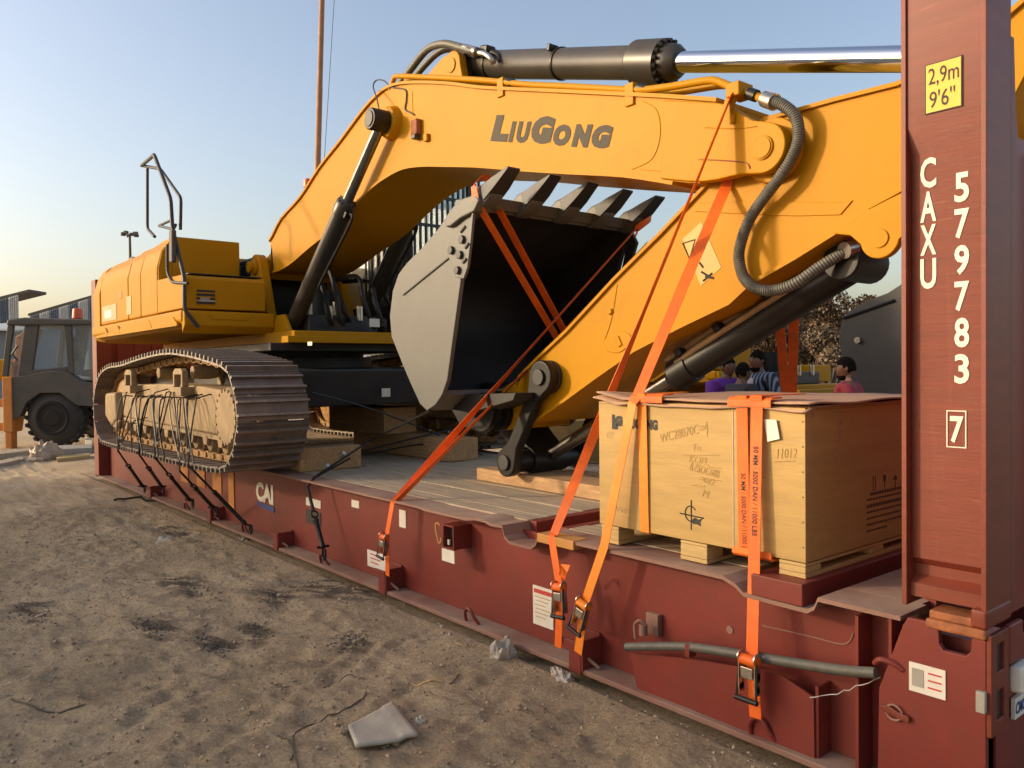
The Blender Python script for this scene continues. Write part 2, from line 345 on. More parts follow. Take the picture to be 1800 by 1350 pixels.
for (a, b, wd, dp) in [((630, 1290), (720, 1200), .035, .016), ((700, 1340), (800, 1265), .03, .012), ((715, 1350), (830, 1270), .03, .012), ((560, 1200), (650, 1130), .04, .014), ((820, 1215), (960, 1140), .04, .010), ((90, 1190), (280, 1160), .05, .02), ((230, 1260), (330, 1190), .04, .018), ((400, 1180), (560, 1160), .03, .012), ((690, 1130), (760, 1105), .03, .012), ((20, 1240), (150, 1250), .05, .016), ((330, 1330), (470, 1250), .05, .015), ((840, 1060), (1000, 1000), .02, .0), ((880, 1330), (1050, 1240), .05, .012)]:
    GRV.append((P(*a, Z=0), P(*b, Z=0), wd, dp))
FOOT = [P(a, b, Z=0) for a, b in [(775, 1185), (300, 1215), (500, 1210), (245, 1195), (540, 1265), (380, 1195), (880, 1240), (430, 1145), (160, 1290), (1050, 1290), (970, 1230), (620, 1065)]]
def ground_h(x, y):
    h = fbm(x, y, .9, 3, 1)*.06+fbm(x+.3*vnoise(x*3, y*3, 9), y, 4.2, 3, 5)*.022+fbm(x, y, 11, 3, 12, .7)*.016
    rid = 1-np.abs(fbm(x*.7+y*.35, y*1.4, 3.1, 3, 33))*2.2; h = h+np.maximum(0, rid-.5)*.026
    for a, b, wd, dp in GRV:
        dx, dy = b.x-a.x, b.y-a.y; L = math.hypot(dx, dy); t = np.clip(((x-a.x)*dx+(y-a.y)*dy)/L/L, 0, 1)
        d = np.hypot(x-a.x-t*dx, y-a.y-t*dy); h = h-dp*np.exp(-(d/wd)**2)+dp*.6*np.exp(-((d-2*wd)/(wd*.7))**2)
    for q in FOOT:
        ang = (q.x*13.7) % 3; u = (x-q.x)*math.cos(ang)+(y-q.y)*math.sin(ang); v = -(x-q.x)*math.sin(ang)+(y-q.y)*math.cos(ang)
        e = np.sqrt((u/.15)**2+(v/.055)**2); h = h-.011*np.clip((1.15-e)/.25, 0, 1)*(1-.35*(np.sin(u*150) > 0))+.006*np.exp(-((e-1.3)/.2)**2)
    near = np.clip((x+25)/10, 0, 1)
    flat = np.clip((-y-.02)/.35, 0.0, 1)*.85+.15      # trodden flat along the rack
    inside = (y > -.05) & (y < 2.6) & (x < .3) & (x > -12.6)
    h = h*flat*near+np.where(inside, -.06, -.012)
    return np.minimum(h, np.where((y > -.06) & (y < 2.6) & (x < .2), -.004, 1.))
def build_ground():
    xs = np.concatenate([[-600, -300, -150, -80, -50, -35, -28], np.arange(-22, -9, .16), np.arange(-9, 1.6, .024), np.arange(1.7, 6, .3), [10, 20, 50, 150, 500]])
    ys = np.concatenate([[-300, -100, -40, -20, -10, -6], np.arange(-3.6, .12, .024), np.arange(.2, 12, .2), [16, 24, 40, 80, 150, 300, 700]])
    X, Y = np.meshgrid(xs, ys); H = ground_h(X, Y); nx, ny = len(xs), len(ys)
    me = bpy.data.meshes.new('ground'); me.vertices.add(nx*ny)
    me.vertices.foreach_set('co', np.stack([X, Y, H], -1).ravel())
    i = np.arange(nx-1)[None, :]+nx*np.arange(ny-1)[:, None]; q = np.stack([i, i+1, i+nx+1, i+nx], -1).reshape(-1, 4)
    me.loops.add(q.size); me.loops.foreach_set('vertex_index', q.ravel()); me.polygons.add(len(q))
    me.polygons.foreach_set('loop_start', np.arange(len(q))*4); me.polygons.foreach_set('loop_total', np.full(len(q), 4)); me.update(); me.validate()
    me.polygons.foreach_set('use_smooth', np.ones(len(q), bool))
    st = np.zeros_like(X)
    wx = X+.12*fbm(X, Y, 5, 3, 71); wy = Y+.12*fbm(X, Y, 5, 3, 83)
    for p, r1, r2 in STP:
        d = np.hypot((wx-p.x)/(r1*1.25), (wy-p.y)/(r2*1.5)); st = np.maximum(st, np.clip(1.2-d, 0, 1)*.85)
    ca, sa_ = math.cos(.75), math.sin(.75); ux, uy = X*ca+Y*sa_, -X*sa_+Y*ca
    fl = fbm(ux*.45, uy*1.5, 13, 5, 91, .62)
    st = np.clip((fl*1.9+st*.95-.32)*2.2, 0, 1)*np.clip(st*1.6, 0, .85)
    st = np.maximum(st, np.clip((fbm(ux*.5, uy*1.6, 7, 5, 140, .65)-.19)*5, 0, 1)*.30*np.clip(fbm(X, Y, .8, 2, 150)*4-.1, 0, 1))
    at = me.attributes.new('stain', 'FLOAT', 'POINT'); at.data.foreach_set('value', st.ravel())
    o = bpy.data.objects.new('ground', me); COL.objects.link(o); struct(o)
    m = bpy.data.materials.new('dirt'); m.use_nodes = True; nt = m.node_tree; N = nt.nodes; L = nt.links; b = N['Principled BSDF']
    S(b, 'Roughness', .95); S(b, 'Specular IOR Level', .2)
    tc = N.new('ShaderNodeTexCoord')
    def nz(sc_, det, rg=.6):
        n = N.new('ShaderNodeTexNoise'); n.inputs['Scale'].default_value = sc_; n.inputs['Detail'].default_value = det; n.inputs['Roughness'].default_value = rg; L.new(tc.outputs['Object'], n.inputs['Vector']); return n
    a = nz(.9, 6); c1 = N.new('ShaderNodeValToRGB'); e = c1.color_ramp.elements
    e[0].position = .30; e[0].color = (.41, .305, .18, 1); e[1].position = .70; e[1].color = (.58, .45, .28, 1); el = e.new(.5); el.color = (.51, .385, .232, 1); L.new(a.outputs[0], c1.inputs[0])
    d = nz(55, 10, .82); c2 = N.new('ShaderNodeMapRange'); c2.inputs[1].default_value = .3; c2.inputs[2].default_value = .7; c2.inputs[3].default_value = .48; c2.inputs[4].default_value = 1.62; L.new(d.outputs[0], c2.inputs[0])
    sm = N.new('ShaderNodeVectorMath'); sm.operation = 'SCALE'; L.new(c1.outputs[0], sm.inputs[0]); L.new(c2.outputs[0], sm.inputs['Scale'])
    f = nz(9, 8, .75); c3 = N.new('ShaderNodeMapRange'); c3.inputs[1].default_value = .55; c3.inputs[2].default_value = .72; c3.inputs[4].default_value = .65; L.new(f.outputs[0], c3.inputs[0])
    x1 = N.new('ShaderNodeMix'); x1.data_type = 'RGBA'; L.new(c3.outputs[0], x1.inputs[0]); L.new(sm.outputs[0], x1.inputs[6]); x1.inputs[7].default_value = (.31, .23, .14, 1)
    ta = N.new('ShaderNodeAttribute'); ta.attribute_name = 'stain'
    x2 = N.new('ShaderNodeMix'); x2.data_type = 'RGBA'; L.new(ta.outputs['Fac'], x2.inputs[0]); L.new(x1.outputs[2], x2.inputs[6]); x2.inputs[7].default_value = (.11, .085, .058, 1)
    L.new(x2.outputs[2], b.inputs['Base Color'])
    g = nz(30, 12, .8); bp = N.new('ShaderNodeBump'); bp.inputs['Strength'].default_value = 1.; bp.inputs['Distance'].default_value = .03; L.new(g.outputs[0], bp.inputs['Height']); L.new(bp.outputs[0], b.inputs['Normal'])
    me.materials.append(m)
build_ground()
def gz(x, y): return float(ground_h(np.array([x]), np.array([y]))[0])
# clods and grit: nobody could count them
def clods(name, n, m, fn, label, cat):
    base = [Vector(v) for v in ((1, 0, 0), (-1, 0, 0), (0, 1, 0), (0, -1, 0), (0, 0, 1), (0, 0, -1))]
    fc = [(0, 2, 4), (2, 1, 4), (1, 3, 4), (3, 0, 4), (2, 0, 5), (1, 2, 5), (3, 1, 5), (0, 3, 5)]
    V, F = [], []; R = random.Random(3)
    for i in range(n):
        x, y, r = fn(R); z = gz(x, y); a = R.random()*6; k = len(V)
        for q in base:
            s = r*(.6+.7*R.random()); V.append((x+(q.x*math.cos(a)-q.y*math.sin(a))*s, y+(q.x*math.sin(a)+q.y*math.cos(a))*s, z+q.z*s*.6+r*.15))
        F += [tuple(k+j for j in f) for f in fc]
    me = bpy.data.meshes.new(name); me.from_pydata(V, [], F); me.materials.append(M[m]); o = bpy.data.objects.new(name, me); COL.objects.link(o)
    tag(o, label, cat); o['kind'] = 'stuff'
def f1(R):
    t = R.random()**1.4
    return R.uniform(-9, 1.2), -.05-3.3*R.random(), .0025+.010*R.random()**3+(.014*R.random() if R.random() < .04 else 0)
clods('dirt_clods', 17000, 'clod', f1, 'loose clods and grit scattered over the trodden brown yard', 'dirt clods')
def f2(R):
    p, r1, r2 = R.choice(STP); return p.x+R.gauss(0, r1*.5), min(-.03, p.y+R.gauss(0, r2*.5)), .003+.008*R.random()**2
def f3(R): return R.uniform(-8, 1.0), -.08-3.0*R.random(), .003+.006*R.random()**2
clods('pale_pebbles', 700, 'concrete', f3, 'small pale pebbles and chips strewn over the trodden yard', 'pebbles')
def f4(R): return R.uniform(-9, 1.0), -.05-3.2*R.random(), .003+.008*R.random()**2
clods('dark_crumbs', 2600, 'soil', f4, 'dark damp crumbs of soil strewn over the trodden yard', 'soil crumbs')
clods('oily_clods', 1600, 'oil', f2, 'dark oily crumbs lying in the black patches of the yard', 'oily crumbs')

# ------------------------------------------------------------------ flat rack
rack = root('flat_rack', 'long red flat rack container lying on the dirt under the excavator', 'flat rack', (-6.1, 1.22, 0))
G().box(-12.1, -.36, .135, .155, .03, .615).obj('side_web', 'red', rack)
G().box(-12.1, -.36, 2.285, 2.305, .03, .615).obj('side_web', 'red', rack)
G().box(-12.1, -.36, .0, .16, .0, .026).obj('bottom_flange', 'dusty', rack, .004)
G().box(-12.1, -.36, 2.28, 2.44, .0, .026).obj('bottom_flange', 'dusty', rack, .004)
# top rail with its two dips; a profile seen from the side, 12 mm thick
def rail(y0, y1):
    top = [(-12.0, .655), (-3.30, .655), (-3.25, .648), (-2.80, .648), (-2.72, .663), (-2.62, .663), (-2.56, .65), (-2.46, .655), (-2.44, .60), (-2.40, .575), (-2.22, .575), (-2.18, .60), (-2.15, .655), (-1.0, .655), (-.94, .635), (-.90, .605), (-.62, .60), (-.59, .62), (-.575, .655), (-.27, .655)]
    low = [(x, z-.016) for x, z in top]
    g = G(); g.prism(top+low[::-1], y0, y1); return g
rail(-.002, .20).obj('top_rail', 'dusty', rack, .0, ang=14)
rail(2.24, 2.442).obj('top_rail', 'dusty', rack, .0, ang=14)
G().box(-2.155, -1.88, -.012, .09, .612, .659).obj('edge_guard', 'guard', rack, .004)
# deck planks, run lengthwise, with gaps; each its own part
R = random.Random(5)
xs = [-11.9, -9.4, -7.0, -4.7, -2.47]
pw = .1475
for k in range(14):
    y = .19+k*pw
    offs = R.uniform(-.25, .25)
    cuts = [xs[0]]+[x+offs for x in xs[1:-1]]+[xs[-1]]
    for a, b_ in zip(cuts, cuts[1:]):
        dz = R.uniform(-.003, .003)
        G().box(a+.003, b_-.003, y+.003, y+pw-.003, .628, .657+dz).obj('plank', 'plank', rack, .003, 1)
    dz = R.uniform(-.003, .003)
    G().box(-2.13, -.98, y+.003, y+pw-.003, .628, .657+dz).obj('plank', 'plank', rack, .003, 1)
G().box(-12.0, -.3, .17, 2.27, .55, .575).obj('under_floor', 'dark', rack)
G().box(-2.455, -2.40, .2, 2.24, .575, .656).obj('cross_channel', 'red', rack, .004)
G().box(-2.20, -2.145, .2, 2.24, .575, .656).obj('cross_channel', 'red', rack, .004)
G().box(-2.40, -2.20, .2, 2.24, .575, .590).obj('cross_channel', 'red', rack)
G().box(-.965, -.575, .2, 2.24, .575, .603).obj('cross_channel', 'dusty', rack)
G().box(-.572, -.285, .2, 2.24, .60, .656).obj('end_plate', 'dusty', rack)
G().box(-.30, -.262, .26, 2.2, .1, .66).obj('end_beam', 'red', rack)
# brackets on the bottom flange (winch pockets)
def bracket(x, w=.155, h=.15, d0=-.012, lab=None):
    g = G()
    g.box(x, x+w, d0, d0+.014, .0, h-.004)                # front plate
    g.box(x-.05, x+w, d0-.003, d0+.010, h-.03, h)         # lip
    g.box(x+w, x+w+.012, d0+.003, .135, .020, h+.012)     # right plate
    g.box(x-.05, x+w, .12, .1345, .028, h+.02)
    o = g.obj('lashing_bracket', 'red', rack, .003)
    G().cyl((x+.02, -.005, h-.03), (x+w+.06, .06, .035), .009, n=8).obj('bracket_strut', 'dusty', o)
    return o
for px, py in ((677, 1035), (1020, 1187), (488, 957), (370, 905), (265, 866)):
    q = P(px, py, Y=0); bracket(q.x-.07, .085, .16 if px > 600 else .14)
xa, xb = P(778, 940, Y=0).x, P(797, 940, Y=0).x; zt = P(790, 924, Y=0).z; zb = P(790, 966, Y=0).z
g = G(); g.box(xa, xb, 0, .134, zt-.008, zt); g.box(xa, xb, 0, .134, zb, zb+.008); g.box(xb-.008, xb, .0005, .1335, zb+.008, zt-.008); g.box(xa, xa+.008, .0005, .1335, zb+.008, zt-.008); g.box(xa+.008, xb-.008, .05, .06, zb+.008, zt-.008, 1)
pb = g.obj('pocket_box', ['red', 'ink'], rack, .0)
G().tube(cat_rom([(xa-.02, -.005, zt-.01), (xa-.045, -.012, zt-.0), (xa-.05, -.015, zt-.03), (xa-.02, -.015, zb+.03), (xa+.0, -.01, zb+.045), (xa-.01, -.008, zb+.06)], 4), .006, 8).obj('hook', 'guard', pb)
G().box(xa+.004, xb+.02, -.010, -.006, zb-.075, zb+.0).obj('tag', 'paper', rack); G().box(xa+.02, xa+.04, .02, .03, zb+.02, zb+.05).obj('tag', 'paper', pb)
# lashing rings
def ring(x, s=.05, y=.03):
    pts = [(x-s, y, .02), (x-s*.95, y-.012, .07), (x-s*.4, y-.018, .105), (x+s*.4, y-.018, .105), (x+s*.95, y-.012, .07), (x+s*1.5, y+.01, .024)]
    G().tube(cat_rom(pts, 5), .0095, 8).obj('lashing_ring', 'red', rack)
for px, py in ((835, 1085), (1335, 1300), (575, 985), (445, 930), (343, 890), (290, 866)): ring(P(px, py, Z=.05).x if px != 1335 else P(1330, 1290, Y=0).x, .045)
# vertical stiffeners, gusset and hose at the right
def vx(px, py, Y=0.): return P(px, py, Y=Y).x
G().prism([PX(1108, 1147, .03), PX(1225, 1160, .03), PX(1330, 1178, .03), PX(1372, 1186, .03), PX(1430, 1226, .03), (vx(1424, 1300), .027), (vx(1112, 1200), .027)], .030, .040).obj('gusset_panel', 'red', rack)
G().box(vx(1424, 1250)-.002, vx(1424, 1250)+.010, .041, .134, .027, .30).obj('stiffener', 'red', rack)
x = vx(1503, 1110, .03); G().box(x, x+.012, .03, .134, .027, .61).obj('stiffener', 'red', rack)
x = vx(1562, 1150, .01); G().box(x, x+.010, .01, .134, .40, .638).obj('stiffener', 'red', rack)
# weld line of the curved doubler
ar = cat_rom([P(1340, 1100, Y=.133), P(1420, 1118, Y=.133), P(1475, 1132, Y=.133), P(1493, 1128, Y=.133), P(1500, 1112, Y=.133)], 6)
G().tube(ar, .003, 6).obj('weld_bead', 'dusty', rack)
# grey rubber sleeve clamped on the side
hb = cat_rom([P(1102, 1137, Y=.0), P(1205, 1137, Y=.0), P(1300, 1150, Y=.0), P(1400, 1166, Y=.0), P(1480, 1178, Y=.0), P(1540, 1183, Y=.0)], 8)
slv = G().tube(hb, .020, 14).obj('rubber_sleeve', 'hose', rack)
q = P(1212, 1140, Y=0); G().box(q.x-.012, q.x+.014, -.02, .03, q.z-.035, q.z+.022).obj('clamp', 'red', slv, .003)
q = P(1118, 1105, Y=.0)
G().box(q.x-.03, q.x+.045, .10, .134, q.z-.05, q.z+.05).obj('lug_plate', 'dusty', rack, .004)
G().tube(cat_rom([q+Vector((-.03, .03, -.06)), q+Vector((-.035, .03, .0)), q+Vector((-.005, .03, .03)), q+Vector((.02, .05, .01))], 5), .007, 8).obj('lug_hook', 'dusty', rack)
G().cyl(q+Vector((.0, .05, -.04)), q+Vector((.0, .05, .01)), .02, n=14).obj('lug_pin', 'dusty', rack)
q = P(1560, 1172, Y=-.01); G().tube(cat_rom([q+Vector((-.045, 0, .0)), q+Vector((-.02, -.008, .022)), q+Vector((.02, 0, .018)), q+Vector((.05, .01, .0))], 5), .010, 8).obj('hinge_ear', 'red', rack)
wr = [P(1424, 1224, Y=.0), P(1460, 1216, Y=-.01), P(1500, 1205, Y=-.005), P(1548, 1188, Y=-.01)]
G().tube([wr[0].lerp(wr[3], i/12)+Vector((0, random.uniform(-.004, .004), random.uniform(-.006, .006)-.018*math.sin(i/12*3.14))) for i in range(13)], .0022, 6).obj('tie_wire', 'steel', rack)
# round plug mark
q = P(1283, 1107, Y=.134); G().cyl((q.x, .136, q.z), (q.x, .131, q.z), .017, n=20).obj('plug', 'dusty', rack)
# near end: corner block
def cornerblock(mx=False):
    pass
TL = PX(1600, 1097, 0)
blk = [(-.352, .0), (-.345, .385), (-.262, .625), (-.245, .657), (-.17, .657), (-.165, .648), (-.145, .648), (-.142, .592), (-.128, .574), (-.06, .574), (-.045, .592), (-.043, .638), (0.0, .638), (0, .0)]
G().prism(blk, -.002, .022).obj('corner_plate', 'red', rack, .003)
G().box(-.34, -.004, .09, .30, .0, .60).obj('corner_block', 'red', rack)
G().prism([(-.262, .60), (-.345, .39), (-.345, .36), (-.24, .62), (-.235, .65)], .022, .13).obj('corner_gusset', 'red', rack)
G().box(-.185, .004, -.012, .03, .638, .672).obj('hinge_bar', 'rust', rack, .010)
G().box(-.175, -.02, -.003, .10, .672, .70).obj('hinge_bar', 'rust', rack, .006)
G().box(-.045, .006, -.010, .20, .672, .735).obj('hinge_foot', 'redpost', rack, .010)
# end face of the corner block (seen in shade)
g = G(); g.box(.0, .016, .0, .045, .33, .655); g.box(0, .016, .105, .145, .33, .655); g.box(0, .016, .045, .105, .62, .655); g.box(0, .016, .045, .105, .47, .53); g.box(0, .016, .045, .105, .33, .375); g.box(.0, .005, .045, .105, .33, .655, 1)
g.obj('corner_casting', ['redpost', 'dark'], rack, .004)
G().box(-.02, .0, .145, 2.44, .44, .58).obj('end_rail', 'red', rack)
G().box(-.03, -.012, .09, 2.44, .0, .44).obj('end_web', 'red', rack)
G().box(.0, .02, .145, .26, .53, .66).obj('casting_ear', 'red', rack, .006)
q = P(1790, 1196, X=.02); G().box(.0, .045, q.y-.035, q.y+.08, q.z-.035, q.z+.055).obj('white_lock', 'white', rack, .012)
q = P(1794, 1240, X=.012); G().box(.0, .012, q.y-.05, q.y+.12, q.z-.035, q.z+.035).obj('name_plate', 'paper', rack)
text('plate_lettering', 'CMC', (.0125, q.y-.045, q.z-.02), (0, 1, 0), (0, 0, 1), .09, .04, 'blue', rack, .03, .25)
q = P(1728, 1233, Y=-.004); G().box(q.x-.016, q.x+.012, -.022, -.002, q.z-.034, q.z+.034).obj('rubber_pad', 'concrete', rack, .003)
# grab eye on the corner plate
q = P(1572, 1252, Y=-.01)
eye = G().tube([q+Vector((math.cos(a)*.028, -.004, math.sin(a)*.026)) for a in [i/16*6.2832 for i in range(17)]], .004, 6).obj('eye_ring', 'dusty', rack)
G().prism(smooth2([(q.x-.048, q.z+.008), (q.x-.02, q.z+.020), (q.x+.02, q.z+.006), (q.x+.052, q.z+.002), (q.x+.05, q.z-.018), (q.x+.01, q.z-.014), (q.x-.03, q.z-.006)], 3), -.020, -.003).obj('eye_tongue', 'redpost', eye, .004)
# post
def post(px0, x1, sgn, near=True):
    pr = [(.004, 2.896), (.004, 2.315), (.034, 2.225), (.034, .86), (.058, .835), (.058, .80), (.020, .775), (.020, .73), (.12, .73), (.12, 2.896)]
    g = G(); g.prism(pr, px0+.016, x1-.014, 'x'); return g
pst = post(-.262, 0, 1).obj('end_post', 'redpost', rack)
G().box(-.264, -.247, -.004, .16, .70, 2.896).obj('post_flange', 'redpost', rack, .002)
G().box(-.014, .002, -.004, .20, .70, 2.896).obj('post_flange', 'redpost', rack, .002)
G().box(-.246, -.016, .12, .20, .70, 2.896).obj('post_core', 'red', rack)
g = G(); g.prism([(.2, .66), (.2, 2.896), (.215, 2.896), (.33, 2.42), (.36, 2.3), (2.08, 2.3), (2.11, 2.42), (2.225, 2.896), (2.24, 2.896), (2.24, .66)], -.075, -.03, 'x'); ew = g.obj('end_wall', 'red', rack, .002)
for i in range(8):
    y = .46+i*.21; G().prism([(y, .7), (y+.09, .7), (y+.09, 2.26), (y, 2.26)], -.030, -.008, 'x').obj('wall_rib', 'red', ew, .006)
G().prism([(.205, .70), (.235, .70), (.265, 2.1), (.235, 2.6), (.205, 2.6)], -.030, .0, 'x').obj('post_gusset', 'redpost', rack, .003)
G().box(-.26, 0, 2.24, 2.44, .0, 2.896).obj('end_post', 'redpost', rack, .004)
# far end frame
fx = -12.19
G().box(fx, fx+.26, .0, .2, .0, 2.896).obj('end_post', 'redpost', rack, .006)
G().box(fx, fx+.26, 2.24, 2.44, .0, 2.896).obj('end_post', 'redpost', rack, .006)
ew2 = G().box(fx+.10, fx+.14, .2, 2.24, .6, 2.3).obj('end_wall', 'red', rack)
for i in range(8):
    y = .3+i*.25; G().box(fx+.14, fx+.165, y, y+.1, .66, 2.26).obj('wall_rib', 'red', ew2, .005)
G().box(-11.90, -11.885, -.01, .13, .03, .60).obj('stiffener', 'red', rack)
# orange plates put the sun glow on the web into colour
a, b_ = P(395, 850, Y=.13), P(422, 900, Y=.13)
x = P(408, 870, Y=.13).x
G().box(x-.09, x+.06, .125, .134, .14, .60).obj('sun_glow_plate', 'safety', rack, .002)
x2 = P(345, 850, Y=.13).x
for xx in (x-.55, x-1.05, x-1.6): G().box(xx, xx+.26, .125, .134, .28, .60).obj('sun_glow_plate', 'safety', rack, .002)
# flat black patch for the dark of a fork pocket + stickers on the web
def sticker(px0, py0, px1, py1, Y=.133, m='paper', name='sticker'):
    a = P(px0, py0, Y=Y); b_ = P(px1, py1, Y=Y)
    return G().box(a.x, b_.x, Y-.002, Y+.001, min(a.z, b_.z), max(a.z, b_.z)).obj(name, m, rack)
def sk(pxc, pyc, wd, hg, Y=.133, m='paper', name='sticker', par=None):
    a = P(pxc, pyc, Y=Y)
    return G().box(a.x-wd/2, a.x+wd/2, Y-.003, Y+.001, a.z-hg/2, a.z+hg/2).obj(name, m, par or rack)
s1 = sk(551, 884, .27, .065); sk(551, 910, .27, .11, m='ink', name='pocket_dark_patch')
sk(625, 886, .115, .055); sk(708, 912, .085, .12)
s2 = sk(662, 985, .26, .12)
sw = sk(955, 1067, .165, .215)
sk(1, 1, 1, 1) if False else None
a = P(955, 1067, Y=.130)
G().box(a.x-.075, a.x+.075, .1275, .1300, a.z+.068, a.z+.090).obj('sticker_heading', 'decalred', rack)
for i in range(6): G().box(a.x-.07+(i % 2)*.01, a.x+.06-(i % 3)*.02, .1285, .1300, a.z+.045-i*.022, a.z+.050-i*.022).obj('sticker_line', 'fade', rack)
a = P(662, 985, Y=.130)
for i in range(3): G().box(a.x-.09, a.x+.09-.03*i, .1285, .1300, a.z+.03-i*.03, a.z+.038-i*.03).obj('sticker_line', 'decalred', rack)
sp = sk(1630, 1196, .118, .098, Y=-.0035)
a = P(1630, 1196, Y=-.007)
for i in range(3): G().box(a.x-.0+.002, a.x+.045, -.0085, -.007, a.z+.022-i*.024, a.z+.027-i*.024).obj('sticker_line', 'decalred', rack)
G().box(a.x-.05, a.x-.012, -.0085, -.007, a.z-.03, a.z+.03).obj('sticker_block', 'concrete', rack)
# CAI logo
a = P(450, 848, Y=.130); b_ = P(480, 852, Y=.130); h0 = P(450, 882, Y=.130)
sz = a.z-h0.z
text('logo_lettering', 'CAI', (a.x, .130, h0.z+.015), (1, 0, 0), (0, 0, 1), b_.x-a.x, sz, 'white', rack, .05)
G().prism([(a.x-.01, h0.z+.005), (b_.x+.015, h0.z+.0), (b_.x+.015, h0.z-.05), (a.x+.04, h0.z-.03)], .1275, .1305).obj('logo_underline', 'blue', rack)
# code lettering on the post
def glyph(ch, x0, y0, x1, y1, Y=.033, m='white', bold=.025):
    a = P(x0, y1, Y=Y); b_ = P(x1, y1, Y=Y); c = P(x0, y0, Y=Y)
    return text('code_letter', ch, (a.x, Y, a.z), (1, 0, 0), (0, 0, 1), b_.x-a.x, c.z-a.z, m, rack, bold, 0, .0015)
for ch, y0, y1 in (('C', 280, 333), ('A', 339, 392), ('X', 397, 450), ('U', 456, 509)): glyph(ch, 1618, y0, 1646, y1)
for i, ch in enumerate('579783'):
    y0 = 305+i*63.5-i*0; glyph(ch, 1678, y0, 1704, y0+52)
glyph('7', 1670, 731, 1694, 778)
a = P(1664, 786, Y=.033); b_ = P(1699, 722, Y=.033); t_ = .0035
g = G(); g.box(a.x, b_.x, .0310, .0328, a.z, a.z+t_); g.box(a.x, b_.x, .0310, .0328, b_.z-t_, b_.z); g.box(a.x, a.x+t_, .0310, .0328, a.z+t_, b_.z-t_); g.box(b_.x-t_, b_.x, .0310, .0328, a.z+t_, b_.z-t_)
g.obj('code_box', 'white', rack)
# height plate
a = P(1629, 200, Y=.003); b_ = P(1690, 186, Y=.003); c = P(1629, 117, Y=.003)
g = G(); g.box(a.x-.004, b_.x+.004, .0, .0035, a.z-.004, c.z+.004, 1); g.box(a.x, b_.x, -.0015, .0002, a.z, c.z, 0)
pl = g.obj('height_plate', ['plateyellow', 'ink'], rack)
W = b_.x-a.x; H = c.z-a.z
text('plate_lettering', '2,9m', (a.x+W*.07, -.0016, a.z+H*.52), (1, 0, 0), (0, 0, 1), W*.88, H*.40, 'ink', pl, .004)
text('plate_lettering', "9'6''", (a.x+W*.10, -.0016, a.z+H*.08), (1, 0, 0), (0, 0, 1), W*.74, H*.36, 'ink', pl, .004)
G().box(-.25, -.02, .0, .02, 2.896, 2.91).obj('post_cap', 'redpost', rack)

# ------------------------------------------------------------------ excavator
EX = root('excavator', 'yellow crawler excavator with folded boom, standing on the red flat rack', 'excavator', (-7.65, 1.22, .66))
def V(x, y, z): return Vector((x, y, z))
def pxpoly(l, Y): return [PX(a, b, Y) for a, b in l]
YC = 1.22
